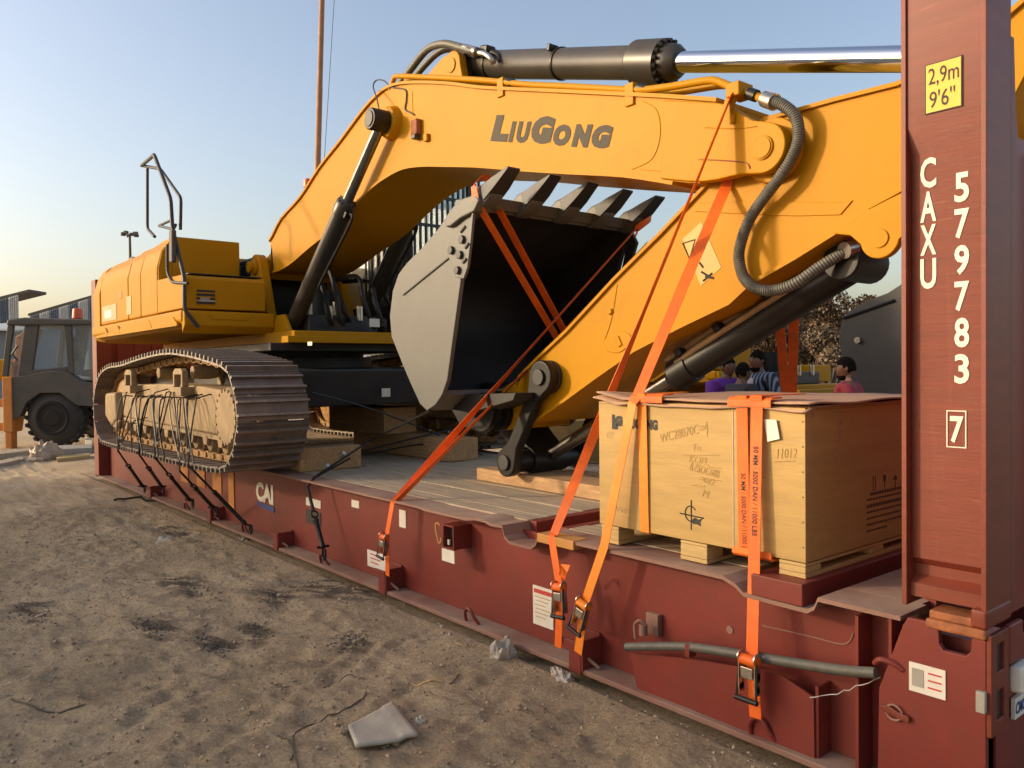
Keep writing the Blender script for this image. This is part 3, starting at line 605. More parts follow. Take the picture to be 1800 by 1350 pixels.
# --- undercarriage
def track(ysgn):
    """ysgn -1: the near track, +1: the far one"""
    def yy(y): return y if ysgn < 0 else 2*YC-y
    def pr(g, pts, a, b, mi=0): return g.prism(pts, min(yy(a), yy(b)), max(yy(a), yy(b)), mi=mi)
    loop = [(-9.45, .712), (-8.2, .712), (-6.9, .712), (-5.72, .735), (-5.42, .82), (-5.27, .99), (-5.22, 1.17), (-5.29, 1.38), (-5.47, 1.535), (-5.85, 1.60), (-6.4, 1.66), (-7.05, 1.695), (-7.9, 1.66), (-8.7, 1.60), (-9.3, 1.575), (-9.72, 1.48), (-9.96, 1.28), (-10.03, 1.06), (-9.95, .86), (-9.76, .745)]
    pts = cat_rom([(x, 0, z) for x, z in loop], 10, True); L = [0]
    for a, b in zip(pts, pts[1:]+pts[:1]): L.append(L[-1]+(b-a).length)
    tot = L[-1]; n = 50
    tk = G(); pr(tk, [(-9.30, 1.02), (-9.15, 1.0), (-5.93, .965), (-5.93, 1.20), (-5.99, 1.37), (-6.6, 1.40), (-7.6, 1.41), (-9.1, 1.39), (-9.30, 1.34)], -.30, .02)
    tk = tk.obj('track_frame', 'frame', EX, .025)
    # lower ledge and ribs
    pr(G(), [(-9.1, .97), (-5.8, .925), (-5.8, .965), (-9.1, 1.01)], -.33, -.20).obj('frame_ledge', 'frame', tk, .006)
    # shoes
    g = G()      # local frame: x along the path, y across, z outwards
    g.box(-.098, .098, -.30, .30, .0, .016)
    for xx in (-.054, .054):
        g.box(xx-.009, xx+.009, -.30, .30, .016, .050); g.box(xx-.0095, xx+.0095, -.299, .299, .0502, .054, 1)
    g.box(-.102, -.092, -.30, .30, .012, .026)
    g.box(-.11, -.09, -.30, .30, -.006, .006)
    for s in (-1, 1):
        g.box(-.095, .095, s*.300-.0015, s*.300+.0015, .0, .015, 1)
        for xx in (-.054, .054): g.box(xx-.010, xx+.010, s*.3005-.002, s*.3005+.002, .0155, .052, 1)
    for yb in (-.11, -.05, .05, .11): g.cyl((0.04, yb, .014), (0.04, yb, .030), .011, n=6)
    shoe = g.obj('track_shoe', ['shoe', 'shoeedge'], None, 0)
    g = G()
    lk = [(-.105, -.01), (.105, -.01), (.118, -.045), (.10, -.085), (.03, -.07), (-.03, -.07), (-.10, -.085), (-.118, -.045)]
    g.prism(lk, -.105, -.065); g.prism(lk, .065, .105); g.cyl((-.1, -.12, -.045), (-.1, .12, -.045), .026, n=10)
    g.box(-.02, .03, -.108, -.10, -.03, -.012); link = g.obj('track_link', 'link', None, .004, 1)
    j = 0
    for i in range(n):
        s = (i+.5)*tot/n
        while L[j+1] < s: j += 1
        t = (s-L[j])/(L[j+1]-L[j]); a, b = pts[j % len(pts)], pts[(j+1) % len(pts)]; p = a.lerp(b, t)
        jp, jn = pts[(j-2) % len(pts)], pts[(j+3) % len(pts)]
        d = (jn-jp).normalized(); up = Vector((d.z, 0, -d.x))   # path runs clockwise seen from -Y: outward
        Rm = Matrix(((d.x, 0, up.x, 0), (0, 1, 0, 0), (d.z, 0, up.z, 0), (0, 0, 0, 1)))
        ys = yy(-.15)
        Rm = Matrix(((-d.x, 0, up.x, p.x), (0, 1, 0, ys), (-d.z, 0, up.z, p.z), (0, 0, 0, 1)))
        if Rm.to_3x3().determinant() < 0: Rm = Matrix(((d.x, 0, up.x, p.x), (0, 1, 0, ys), (d.z, 0, up.z, p.z), (0, 0, 0, 1)))
        Rm = Rm @ Matrix.Rotation(random.uniform(-.012, .012), 4, 'Y')
        if i == 0:
            for o in (shoe, link): o.parent = tk; o.matrix_local = Matrix.Translation(-ORG[EX.name]) @ Rm
        else:
            inst(shoe, tk, Rm); inst(link, tk, Rm)
    # final drive at the front end: toothed wheel and bolted cover
    c = P(388, 731, Y=-.40); cx, cz = c.x, c.z
    cx = -5.575; cz = 1.15
    g = G(); g.lathe((cx, yy(-.30), cz), (cx, yy(.02), cz), [(0, .26), (.02, .30), (.30, .30), (.32, .26)], 36)
    wh = g.obj('drive_wheel', 'dark', tk)
    g = G(); g.lathe((cx, yy(-.26), cz), (cx, yy(-.42), cz), [(0, .245), (.12, .245), (.135, .238), (.15, .226)], 40)
    hub = g.obj('hub_cover', 'frame', tk)
    g = G()
    for k in range(20):
        a = k/20*6.2832; g.cyl((cx+.222*math.cos(a), yy(-.40), cz+.222*math.sin(a)), (cx+.222*math.cos(a), yy(-.418), cz+.222*math.sin(a)), .013, n=6)
    g.obj('hub_bolts', 'frame', hub, kind='stuff')
    g = G(); tv = []
    for k in range(21):
        for da, r in ((-.11, .31), (-.05, .365), (.05, .365), (.11, .31)):
            a = k/21*6.2832+da; tv.append((cx+r*math.cos(a), cz+r*math.sin(a)))
    pr(g, tv, -.19, -.11).obj('sprocket', 'link', tk)
    # idler at the rear
    G().lathe((-9.52, yy(-.25), 1.12), (-9.52, yy(-.05), 1.12), [(0, .30), (.03, .36), (.06, .36), (.07, .41), (.13, .41), (.14, .36), (.17, .36), (.2, .30)], 36).obj('idler', 'link', tk)
    g = G(); pr(g, [(-9.78, 1.28), (-9.3, 1.30), (-9.25, .98), (-9.5, .88), (-9.80, 1.0)], -.38, -.18); g.obj('motor_cover', 'frame', tk, .04, 3)
    g = G(); pr(g, [(-9.62, .99), (-9.2, .97), (-9.3, .86), (-9.5, .87)], -.36, -.2); g.obj('cover_foot', 'frame', tk, .02)
    # lower rollers with brackets
    for k in range(9):
        x = -9.0+k*.385
        g = G(); g.lathe((x, yy(-.30), .885), (x, yy(.0), .885), [(0, .05), (.01, .075), (.05, .085), (.06, .11), (.10, .11), (.11, .085), (.2, .085), (.21, .11), (.25, .11), (.26, .08), (.3, .05)], 20)
        ro = g.obj('roller', 'frame', tk)
        pr(G(), [(x-.07, .95), (x+.07, .95), (x+.045, .87), (x-.045, .87)], -.335, -.30).obj('roller_bracket', 'frame', ro, .006)
    # carrier rollers on brackets
    for x in (-7.95, -6.85):
        z = 1.525
        g = G(); g.lathe((x, yy(-.27), z), (x, yy(-.02), z), [(0, .03), (.01, .06), (.08, .07), (.17, .07), (.24, .06), (.25, .03)], 18)
        ro = g.obj('carrier_roller', 'frame', tk)
        g = G(); pr(g, [(x-.05, 1.36), (x+.05, 1.36), (x+.04, 1.60), (x-.04, 1.60)], -.01, .03); g.obj('roller_bracket', 'frame', ro, .01)
    # steps: square loop brackets on the frame
    for px in (232, 320):
        q = P(px, 700, Y=-.36); x = q.x
        g = G(); pr(g, [(x-.16, 1.30), (x+.16, 1.30), (x+.16, 1.385), (x-.16, 1.385)], -.42, -.26)
        pr(g, [(x-.14, 1.385), (x-.10, 1.385), (x-.10, 1.50), (x+.10, 1.50), (x+.10, 1.385), (x+.14, 1.385), (x+.14, 1.53), (x+.08, 1.56), (x-.08, 1.56), (x-.14, 1.53)], -.40, -.34)
        g.obj('step', 'frame', tk, .008)
    return tk
trk = track(-1); track(1)
# car body
g = G(); g.prism([(-6.9, 1.56), (-5.95, 1.50), (-5.75, 1.46), (-5.75, 1.22), (-5.95, 1.20), (-7.0, 1.15), (-8.6, 1.18), (-9.3, 1.24), (-9.3, 1.48), (-8.4, 1.56)], .02, 2.42)
cb = g.obj('car_body', 'dark', EX, .03)
g = G(); g.prism([(-5.62, 1.535), (-5.62, 1.50), (-5.72, 1.20), (-5.80, 1.19), (-5.78, 1.52)], .10, 2.34); g.obj('cross_member', 'dark', cb, .01)
g = G(); g.cyl((-7.65, YC, 1.5), (-7.65, YC, 1.66), .80, n=48); g.cyl((-7.65, YC, 1.66), (-7.65, YC, 1.78), .70, n=48); g.obj('slew_ring', 'dark', EX)
for k in range(14):
    a = -2.6+k*.2
    if k == 0: sb = G().cyl((0, 0, 0), (0, 0, .03), .022, n=6).obj('slew_bolt', 'black', EX, local=True); sb.matrix_local = Matrix.Translation(V(-7.65+.75*math.cos(a), YC+.75*math.sin(a), 1.66)-ORG[EX.name])
    else: inst(sb, EX, Matrix.Translation(V(-7.65+.75*math.cos(a), YC+.75*math.sin(a), 1.66)))
sk(545, 604, .09, .035, Y=.42, name='plate_tag', par=EX)
q = P(680, 690, X=-5.60); G().box(-5.618, -5.612, q.y-.045, q.y+.045, q.z-.04, q.z+.04).obj('plate_tag', 'paper', EX)
# --- upper frame
G().box(-10.6, -6.35, .55, 1.92, 1.80, 1.92).obj('revolving_frame', 'yellow', EX, .012)
G().box(-6.36, -6.20, .42, 2.68, 1.795, 1.86).obj('front_ledge', 'yellow', EX, .008)
G().box(-9.9, -6.45, .35, 2.1, 1.72, 1.80).obj('frame_underside', 'dark', EX, .01)
# right side: skirt, panels, counterweight
def side(name, pts, y0=-.28, y1=.55, m='yellow', bevel=.02, seg=3, par=None):
    return G().prism(pts, y0, y1).obj(name, m, par or EX, bevel, seg)
def lean(name, x0, x1, z0, z1, zb, y0=-.28, inn=.16, y1=.60, m='yellow', bevel=.025, par=None):
    """panel box whose side leans inward above zb"""
    return G().prism([(y0, z0), (y0, zb), (y0+inn*.28, zb+(z1-zb)*.55), (y0+inn, z1-.02), (y0+inn+.06, z1), (y1, z1), (y1, z0)], x0, x1, 'x').obj(name, m, par or EX, bevel, 3)
hood = lean('engine_door', -10.34, -9.03, 2.135, 2.93, 2.62)
lean('side_door', -9.005, -8.50, 2.135, 2.955, 2.62, inn=.17)
tb = lean('tank_door', -8.49, -7.87, 2.135, 2.965, 2.62, inn=.17)
# upper box front: its front edge slopes back at the top
g = G(); g.prism([(-.125, 2.14), (-.125, 2.9), (-.11, 2.965), (.60, 2.965), (.60, 2.14)], -8.3, -7.855, 'x'); g.obj('upper_box', 'yellow', EX, .012, 2)
g = G(); g.prism([(-.265, 2.14), (-.265, 2.62), (-.225, 2.80), (-.125, 2.95), (-.125, 2.14)], -7.875, -7.858, 'x'); g.obj('door_edge', 'yellow', EX, .003)
sb_ = side('step_box', [(-7.88, 2.145), (-7.055, 2.145), (-7.045, 2.44), (-7.09, 2.475), (-7.88, 2.495)], -.275, .56, bevel=.012)
G().box(-7.86, -7.10, -.20, .55, 2.492, 2.500).obj('step_mat', 'dark', EX)
# vent in the front face of the step box
a = P(346, 509, X=-7.045); b_ = P(378, 535, X=-7.045)
vt = G().box(-7.052, -7.040, a.y, b_.y, b_.z, a.z).obj('vent', 'ink', EX)
for i in range(3):
    z = b_.z+(a.z-b_.z)*(.22+.28*i); G().box(-7.046, -7.034, a.y-.004, b_.y+.004, z-.006, z+.006).obj('vent_bar', 'yellow' if i else 'steel', vt)
G().box(-7.043, -7.036, a.y+.03, b_.y-.05, b_.z+.02, b_.z+.075).obj('vent_plate', 'concrete', vt)
# skirt
g = G(); g.prism([(-.30, 2.12), (-.30, 2.03), (-.24, 1.95), (-.10, 1.92), (.55, 1.92), (.55, 2.125), (-.28, 2.13)], -10.75, -7.03, 'x'); skt = g.obj('skirt', 'yellow', EX, .015, 2)
g = G(); g.prism([(-7.8, 2.10), (-7.25, 2.07), (-7.12, 2.0), (-7.12, 1.975), (-10.5, 1.975), (-10.55, 2.0)], -.315, -.29); g.obj('skirt_lip', 'yellow', skt, .006)
for x in (-9.9, -9.3, -8.0): G().prism([(x, 2.0), (x+.05, 2.0), (x-.06, 2.09), (x-.11, 2.09)], -.320, -.31).obj('skirt_rib', 'yellow', skt, .004)
g = G(); g.prism([(-7.06, 2.12), (-6.99, 2.12), (-6.975, 2.09), (-6.975, 1.98), (-7.06, 1.90)], -.285, .62); g.obj('skirt_front', 'yellow', EX, .012)
a = P(365, 553, X=-6.97); b_ = P(440, 563, X=-6.97)
G().prism([(a.y, a.z), (b_.y, a.z-.01), (b_.y-.04, a.z-.045), (a.y+.05, a.z-.045)], -6.98, -6.965, 'x').obj('recess_panel', 'yellow', EX, .004)
# counterweight with rounded rear corner
cw = [(-10.36, -.29), (-10.72, -.285), (-10.86, -.20), (-10.92, .0), (-10.98, .6), (-11.0, 1.22), (-10.98, 1.84), (-10.92, 2.44), (-10.86, 2.64), (-10.72, 2.725), (-10.36, 2.73)]
g = G()
lv = [(1.93, .10), (2.00, .0), (2.55, .0), (2.74, .06), (2.85, .14), (2.90, .22)]
rows = []
for z, ins in lv:
    rows.append([g.b.verts.new((x+(ins if x < -10.4 else 0), 1.22+(y-1.22)*(1-ins/2.2), z)) for x, y in cw])
for a, b in zip(rows, rows[1:]):
    for k in range(len(cw)): g.b.faces.new((a[k], a[(k+1) % len(cw)], b[(k+1) % len(cw)], b[k]))
g.b.faces.new(rows[0]); g.b.faces.new(rows[-1])
g.obj('counterweight', 'yellow', EX, .02, 2)
# bonnet over the engine and left-hand housings
G().box(-10.32, -8.6, .62, 2.66, 2.10, 2.90).obj('bonnet', 'yellow', EX, .05, 3)
G().box(-8.6, -7.95, .62, 1.9, 2.10, 2.72).obj('bonnet', 'black', EX, .03)
G().box(-8.55, -7.72, .68, 1.55, 2.60, 2.80).obj('duct', 'cabgrey', EX, .04)
G().box(-8.58, -7.0, 2.05, 2.66, 1.93, 2.2).obj('left_step', 'yellow', EX, .02)
# faded decals on the side
def fd(x0, y0, x1, y1, Y=-.284, m='fade'):
    a = P(x0, y0, Y=Y); b_ = P(x1, y1, Y=Y); G().box(a.x, b_.x, Y-.001, Y+.006, min(a.z, b_.z), max(a.z, b_.z)).obj('faded_decal', m, EX)
fd(180, 540, 205, 561); fd(222, 522, 231, 552); fd(209, 512, 214, 524, m='safety')
fd(184, 547, 196, 557, -.2865, 'white')
for px in (253,): pass
# latches, ears
# boom foot bracket (ear plates)
for y0, y1 in ((.70, .80), (1.64, 1.74)):
    c = P(452, 470, Y=.72); R_ = .145
    g = G(); g.prism([(c.x-.16, 1.92)]+circ((c.x-.02, c.z), R_, 180, 20, 12)+[(c.x+.30, 2.2), (c.x+.42, 1.92)], y0, y1); e = g.obj('boom_foot_bracket', 'yellow', EX, .01)
    g = G(); g.cyl((c.x, y0-.035, c.z), (c.x, y0, c.z), .085, n=24); g.obj('pin_cap', 'yellow', e, .006)
BF = P(452, 470, Y=.72)
G().cyl((BF.x, .62, BF.z), (BF.x, 1.8, BF.z), .06, n=20).obj('boom_foot_pin', 'yellow', EX)
G().box(BF.x-.12, BF.x+.04, .58, .70, 1.93, 2.45).obj('bracket_web', 'yellow', EX, .03)
# between the brackets: swing motor, valves, hoses
G().box(-7.4, -6.6, .82, 1.62, 1.92, 2.10).obj('valve_block', 'dark', EX, .02)
G().cyl((-7.15, YC, 1.92), (-7.15, YC, 2.4), .16, n=20).obj('swing_motor', 'black', EX)
for i, (x, y, h) in enumerate(((-6.75, .9, .18), (-6.6, 1.05, .14), (-6.75, 1.2, .2), (-6.6, 1.4, .15))):
    G().cyl((x, y, 2.05), (x, y, 2.05+h), .035, n=12).obj('fitting', 'steel', EX)
for i, (a, b_, c_) in enumerate([((-7.0, .95, 2.45), (-6.6, .92, 2.5), (-6.42, .95, 2.05)), ((-7.0, 1.05, 2.5), (-6.55, 1.02, 2.55), (-6.38, 1.05, 2.05)), ((-7.0, 1.30, 2.5), (-6.5, 1.32, 2.5), (-6.38, 1.42, 2.02)), ((-7.0, 1.42, 2.5), (-6.5, 1.46, 2.45), (-6.36, 1.54, 2.0)), ((-7.2, 1.15, 2.3), (-6.8, 1.1, 2.7), (-6.48, 1.18, 2.1))]):
    G().tube(cat_rom([a, b_, ((b_[0]+c_[0])/2+.06, b_[1], (b_[2]+c_[2])/2), c_, (c_[0]-.12, c_[1]+.1, c_[2]-.05)], 6), .025, 8).obj('hydraulic_hose', 'black', EX)
# --- boom cylinders
def cylinder(name, A, B, rb, rr, lb, eyeA=.09, eyeB=.09, parts=True, chrome='chromedirty', barrel='cyl', headl=.14):
    """barrel from A (foot) of length lb, rod to B"""
    A, B = Vector(A), Vector(B); d = (B-A).normalized()
    g = G(); g.lathe(A, B, [(-.02, rb*.45), (.0, rb*.8), (.05, rb), (lb-headl, rb), (lb-headl+.001, rb*1.12), (lb-.02, rb*1.12), (lb, rb*.95), (lb+.03, rb*.6)], 28)
    br = g.obj(name, barrel, EX)
    G().cyl(A+d*(lb+.02), B, rr, n=24).obj('piston_rod', chrome, br)
    g = G()
    q = d.to_track_quat('Z', 'Y').to_matrix()
    for k in range(12):
        e = q @ V(math.cos(k/12*6.283), math.sin(k/12*6.283), 0); g.cyl(A+d*(lb-.01)+e*rb*.93, A+d*(lb+.012)+e*rb*.93, rb*.09, n=6)
    g.obj('gland_bolts', 'black', br, kind='stuff')
    g = G(); g.cyl(A-V(0, eyeA, 0), A+V(0, eyeA, 0), rb*1.05, n=20); g.obj('cylinder_eye', barrel, br, .01)
    g = G(); g.cyl(B-V(0, eyeB, 0), B+V(0, eyeB, 0), rb*1.0, n=24); g.obj('cylinder_eye', barrel, br, .01)
    return br
bossX = P(655, 210, Y=.52)
CYN, CYF = .745, 1.70
T = V(P(672, 213, Y=CYN).x, CYN, P(672, 213, Y=CYN).z)
F_ = V(P(512, 580, Y=CYN).x, CYN, 1.96)
FF = V(P(628, 588, Y=CYF).x, CYF, 1.96); FT = P(745, 330, Y=CYF); FT = FF+(FT-FF).normalized()*(T-F_).length
Lb = (P(606, 348, Y=CYN)-F_).length
for A_, B_ in ((F_, T), (FF, FT)):
    i = 0
    bc = cylinder('boom_cylinder', A_, B_, .082, .048, Lb, .08, .075)
    d = (B_-A_).normalized()
    p0 = A_+d*(Lb-.10)+V(.09, .0, -.05)
    G().tube(cat_rom([p0, p0+V(.05, 0, -.08), A_+d*(Lb*.42)+V(.15, .0, -.06), A_+d*(Lb*.34)+V(.18, .04, -.04), A_+d*(Lb*.22)+V(.30, .12, -.02), A_+d*(Lb*.16)+V(.34, .18, -.1)], 6), .014, 8).obj('feed_pipe', 'black', bc)
    G().obox(A_+d*(Lb-.10)+V(.08, 0, -.045), (.07, .07, .07), d.to_track_quat('Z', 'Y').to_matrix()).obj('port_block', 'black', bc, .008)
    for dy in (-.125, .085):
        g = G(); g.prism([(A_.x-.20, 1.86), (A_.x+.27, 1.86), (A_.x+.22, 1.95), (A_.x+.10, 2.10), (A_.x-.08, 2.10), (A_.x-.17, 1.98)], A_.y+dy, A_.y+dy+.04); g.obj('cylinder_bracket', 'yellow', EX, .008)
# boss that carries the rod ends
G().cyl((T.x, .62, T.z), (T.x, .85, T.z), .092, n=32).obj('boss_sleeve', 'black', EX, .012)
G().cyl((T.x, .61, T.z), (T.x, .625, T.z), .066, n=32).obj('boss_cap', 'cabgrey', EX, .004)
G().cyl((FT.x, 1.59, FT.z), (FT.x, 1.82, FT.z), .09, n=32).obj('boss_sleeve', 'black', EX, .012)
G().cyl((T.x, .78, T.z), (T.x, .86, T.z), .125, .15, n=32).obj('boss_collar', 'yellow', EX, .012)
# --- boom
btop = [(475, 425), (481, 415), (497, 385), (530, 348), (563, 297), (600, 250), (637, 200), (660, 174), (683, 156), (717, 148), (783, 149), (850, 157), (950, 162), (1050, 167), (1167, 173), (1262, 180)]
bbot = [(1230, 322), (1187, 319), (1100, 306), (1000, 301), (917, 296), (840, 290), (783, 289), (745, 289), (715, 293), (690, 304), (657, 327), (623, 362), (590, 398), (547, 432), (517, 458), (495, 472), (478, 477)]
web = smooth2(pxpoly(btop, .85), 3)+smooth2(pxpoly(bbot, .85), 3)
g = G(); g.prism(web, .865, 1.575); bm_ = g.obj('boom', 'yellow', EX, .004, 1)
# side plates a touch proud of the box, and the flange plates around it
g = G(); g.prism(web, .850, .864); g.prism(web, 1.576, 1.59); g.obj('boom_web', 'yellow', bm_, .002, 1)
def strip(poly, y0, y1, th, name, par, m='yellow'):
    g = G(); n = len(poly); up = []
    for i, p in enumerate(poly):
        a, b = poly[max(i-1, 0)], poly[min(i+1, n-1)]; dx, dz = b[0]-a[0], b[1]-a[1]; l = math.hypot(dx, dz); up.append((p[0]-dz/l*th, p[1]+dx/l*th))
    vs = [[g.b.verts.new((p[0], y, p[1])) for p, y in ((poly[i], y0), (up[i], y0), (up[i], y1), (poly[i], y1))] for i in range(n)]
    for a, b in zip(vs, vs[1:]):
        for k in range(4): g.b.faces.new((a[k], a[(k+1) % 4], b[(k+1) % 4], b[k]))
    g.b.faces.new(vs[0]); g.b.faces.new(vs[-1][::-1]); return g.obj(name, m, par)
strip(smooth2(pxpoly(btop, .85), 3), .828, 1.612, .022, 'top_flange', bm_)
strip(smooth2(pxpoly(bbot[1:], .85), 3), .828, 1.612, .022, 'bottom_flange', bm_)
# boom foot casting
fp = pxpoly([(476, 430), (484, 418), (500, 440), (500, 466), (482, 478), (470, 480)], .85)
G().prism([(BF.x+.05, BF.z-.13), (BF.x-.10, BF.z-.08), (BF.x-.13, BF.z), (BF.x-.08, BF.z+.12), (BF.x+.05, BF.z+.16)]+[(web[0][0]+.05, web[0][1]), (web[-1][0]+.05, web[-1][1])], .85, 1.59).obj('boom_foot', 'yellow', bm_, .012)
# tip fork
tip = P(1341, 260, Y=.835); tx, tz = tip.x, tip.z
fo = smooth2([PX(1165, 176, .83), PX(1265, 181, .83), PX(1300, 198, .83), PX(1322, 211, .83)], 3)+circ((tx, tz), .128, 72, -100, 16)+smooth2([PX(1300, 306, .83), PX(1235, 319, .83), PX(1160, 314, .83)], 3)
for y0, y1 in ((.832, .90), (1.54, 1.608)): G().prism(fo, y0, y1).obj('boom_tip_plate', 'yellow', bm_, .008)
g = G(); g.cyl((tx, .822, tz), (tx, .84, tz), .062, n=32); pc = g.obj('pin_cap', 'yellow', bm_, .003)
G().cyl((tx, .8225, tz), (tx, .816, tz), .054, n=32).obj('pin_disc', 'yellow', pc, .002)
G().cyl((tx, .818, tz), (tx, .8225, tz), .006, n=8).obj('grease_nipple', 'dark', pc)
# weld seams on the boom tip and the doubler outline
def weld(pts, Y, par, r=.0035, m='yellow', k=6):
    G().tube(cat_rom([P(a, b, Y=Y) for a, b in pts], k), r, 6).obj('weld_bead', m, par)
weld([(1195, 200), (1188, 250), (1180, 298)], .848, bm_); weld([(1180, 300), (1140, 300), (1125, 297)], .848, bm_, .002)
weld([(1228, 280), (1270, 282), (1310, 286), (1318, 296)], .829, bm_, .0035, 'rust'); weld([(1238, 224), (1290, 226), (1330, 222)], .829, bm_, .0025)
weld([(725, 160), (725, 176), (726, 200)], .848, bm_, .002); weld([(1130, 178), (1155, 195), (1160, 240), (1145, 280), (1110, 298)], .848, bm_, .0022)
# lettering on the boom
def boomtext(s, x0, x1, yt0, yt1, yb0, bold=.03, shear=.12):
    p00 = P(x0, yb0, Y=.8485); p10 = P(x1, yb0+(x1-x0)*.052, Y=.8485); p01 = P(x0, yt0, Y=.8485)
    ud = V(p01.x-p00.x, 0, p01.z-p00.z); xd = (p10-p00)
    h = ud.length; text('boom_lettering', s, p00, xd, V(0, 0, 1)-xd.normalized()*xd.normalized().z, xd.length, h, 'grey', bm_, bold, shear, .0016)
boomtext('L', 862, 892, 203, 0, 248, .085); boomtext('I', 893, 903, 214, 0, 250, .07); boomtext('U', 906, 929, 214, 0, 251, .07)
boomtext('G', 931, 970, 205, 0, 252, .085); boomtext('O', 970, 1000, 219, 0, 256, .085); boomtext('N', 1004, 1036, 219, 0, 258, .085); boomtext('G', 1037, 1072, 220, 0, 260, .085)
# cylinder lug on top of the boom
for y0 in (1.0, 1.37):
    g = G(); L0 = P(797, 116, Y=1.02)
    g.prism([PX(735, 152, 1.02), PX(745, 143, 1.02), PX(780, 103, 1.02)]+circ((L0.x, L0.z), .115, 110, -5, 10)+[(L0.x+.17, L0.z-.22), PX(905, 165, 1.02)], y0, y0+.07); lg = g.obj('cylinder_lug', 'yellow', bm_, .01)
    if y0 < 1.1:
        G().cyl((L0.x, .999, L0.z), (L0.x, .990, L0.z), .058, n=28).obj('pin_cap', 'yellow', lg, .002)
LUG = L0
# stick cylinder
SA = V(P(820, 116, Y=YC).x, YC, P(815, 117, Y=YC).z); SB0 = P(1580, 104, Y=YC); sd = (SB0-SA).normalized(); SB = SA+sd*4.62
lbar = (P(1183, 112, Y=YC)-SA).length
g = G(); r0 = .108
g.lathe(SA, SB, [(-.10, .07), (-.02, .085), (.04, r0), (lbar-.34, r0), (lbar-.33, r0*1.02), (lbar-.30, r0*1.30), (lbar-.06, r0*1.32), (lbar-.055, r0*1.08), (lbar-.02, r0*1.05), (lbar+.02, r0*1.0), (lbar+.06, r0*.75)], 36)
stc = g.obj('stick_cylinder', 'cyl', EX)
G().cyl(SA+sd*(lbar+.05), SB, .064, n=36).obj('piston_rod', 'chrome', stc)
q_ = sd.to_track_quat('Z', 'Y').to_matrix(); g = G()
for k in range(18):
    e = q_ @ V(math.cos(k/18*6.283), math.sin(k/18*6.283), 0); g.cyl(SA+sd*(lbar-.07)+e*r0*1.2, SA+sd*(lbar-.03)+e*r0*1.2, .013, n=6)
g.obj('gland_bolts', 'black', stc, kind='stuff')
G().cyl(V(LUG.x, 1.07, LUG.z), V(LUG.x, 1.37, LUG.z), .10, n=24).obj('cylinder_eye', 'cyl', stc, .01)
for px_ in (865, 985):
    c = P(px_, 118, Y=YC); t = (c-SA).dot(sd); g = G(); g.lathe(SA+sd*t, SA+sd*(t+.02), [(0, r0*1.01), (.0, r0*1.07), (.018, r0*1.07), (.018, r0*1.01)], 30); cl = g.obj('pipe_clamp', 'black', stc)
    G().obox(SA+sd*(t+.01)+V(-.02, -.07, .10), (.09, .05, .03), q_).obj('clamp_block', 'black', cl, .006)
g = G(); g.tube(cat_rom([P(828, 92, Y=1.05), P(850, 94, Y=1.05), P(862, 102, Y=1.05), P(868, 112, Y=1.08)], 5), .022, 10); g.obj('elbow', 'steel', stc)
g = G(); g.tube(cat_rom([P(850, 100, Y=1.12), P(862, 92, Y=1.12), P(876, 98, Y=1.12), P(880, 108, Y=1.12)], 5), .022, 10); g.obj('elbow', 'black', stc)
G().obox(P(857, 90, Y=1.12), (.09, .08, .09), q_).obj('port_block', 'black', stc, .012)
# hoses from the boom back to the cylinder
def crv(pts, k=8): return cat_rom(pts, k)
h = crv([P(700, 150, Y=.98), P(722, 122, Y=1.0), P(750, 88, Y=1.0), P(778, 77, Y=1.0), P(805, 82, Y=1.02), P(832, 90, Y=1.03)])
G().tube(h, .031, 14).obj('hydraulic_hose', 'hose', bm_)
h = crv([P(716, 152, Y=1.12), P(742, 120, Y=1.12), P(768, 94, Y=1.12), P(790, 86, Y=1.12), P(815, 92, Y=1.12), P(838, 96, Y=1.1)])
G().tube(h, .029, 14).obj('hydraulic_hose', 'hose', bm_)
a = P(826, 87, Y=1.03); G().tube([P(817, 85, Y=1.03), P(838, 91, Y=1.04)], .036, 12).obj('hose_ferrule', 'steel', bm_)
# thin sensor cable and box
h = crv([P(667, 195, Y=.70), P(662, 172, Y=.75), P(656, 152, Y=.80), P(662, 141, Y=.84), P(675, 142, Y=.84), P(688, 153, Y=.84), P(712, 158, Y=.842), P(714, 176, Y=.842), P(712, 192, Y=.842), P(722, 198, Y=.842), P(728, 202, Y=.842)])
G().tube(h, .006, 8).obj('cable', 'dark', bm_)
q = P(728, 224, Y=.81); G().box(q.x-.045, q.x+.05, .80, .85, q.z-.06, q.z+.065).obj('work_lamp', 'rust', bm_, .01)
G().box(q.x-.02, q.x+.035, .79, .85, q.z-.095, q.z-.062).obj('lamp_foot', 'dark', bm_, .005)
q = P(748, 242, Y=.83); G().box(q.x-.02, q.x+.03, .82, .85, q.z-.03, q.z+.03).obj('bracket_tab', 'yellow', bm_, .006)
# yellow pipes on top of the boom, with clamps
pipe = [(686, 158), (692, 140), (700, 134), (760, 136), (850, 141), (920, 148), (1000, 152), (1070, 156), (1125, 158), (1180, 152), (1240, 142), (1262, 143), (1290, 155), (1322, 166), (1350, 178)]
def ypipe(Y, dz=0, m='yellow', n=None):
    return [P(a, b+dz, Y=Y) for a, b in pipe[:n]]
G().tube(crv(ypipe(.86)), .021, 12).obj('boom_pipe', 'yellow', bm_)
g0 = [p+V(0, .12, 0) for p in ypipe(.86, 0, n=12)]
G().tube(crv(g0), .021, 12).obj('boom_pipe', 'yellow', bm_)
for px_, pz in ((885, 147), (1112, 158)):
    c = P(px_, pz, Y=.87); G().box(c.x-.035, c.x+.035, .835, 1.03, c.z-.10, c.z+.035).obj('pipe_clamp', 'yellow', bm_, .006)
    G().tube([c+V(.05, 0, 0), c+V(.11, 0, -.03)], .030, 12).obj('pipe_joint', 'black', bm_)
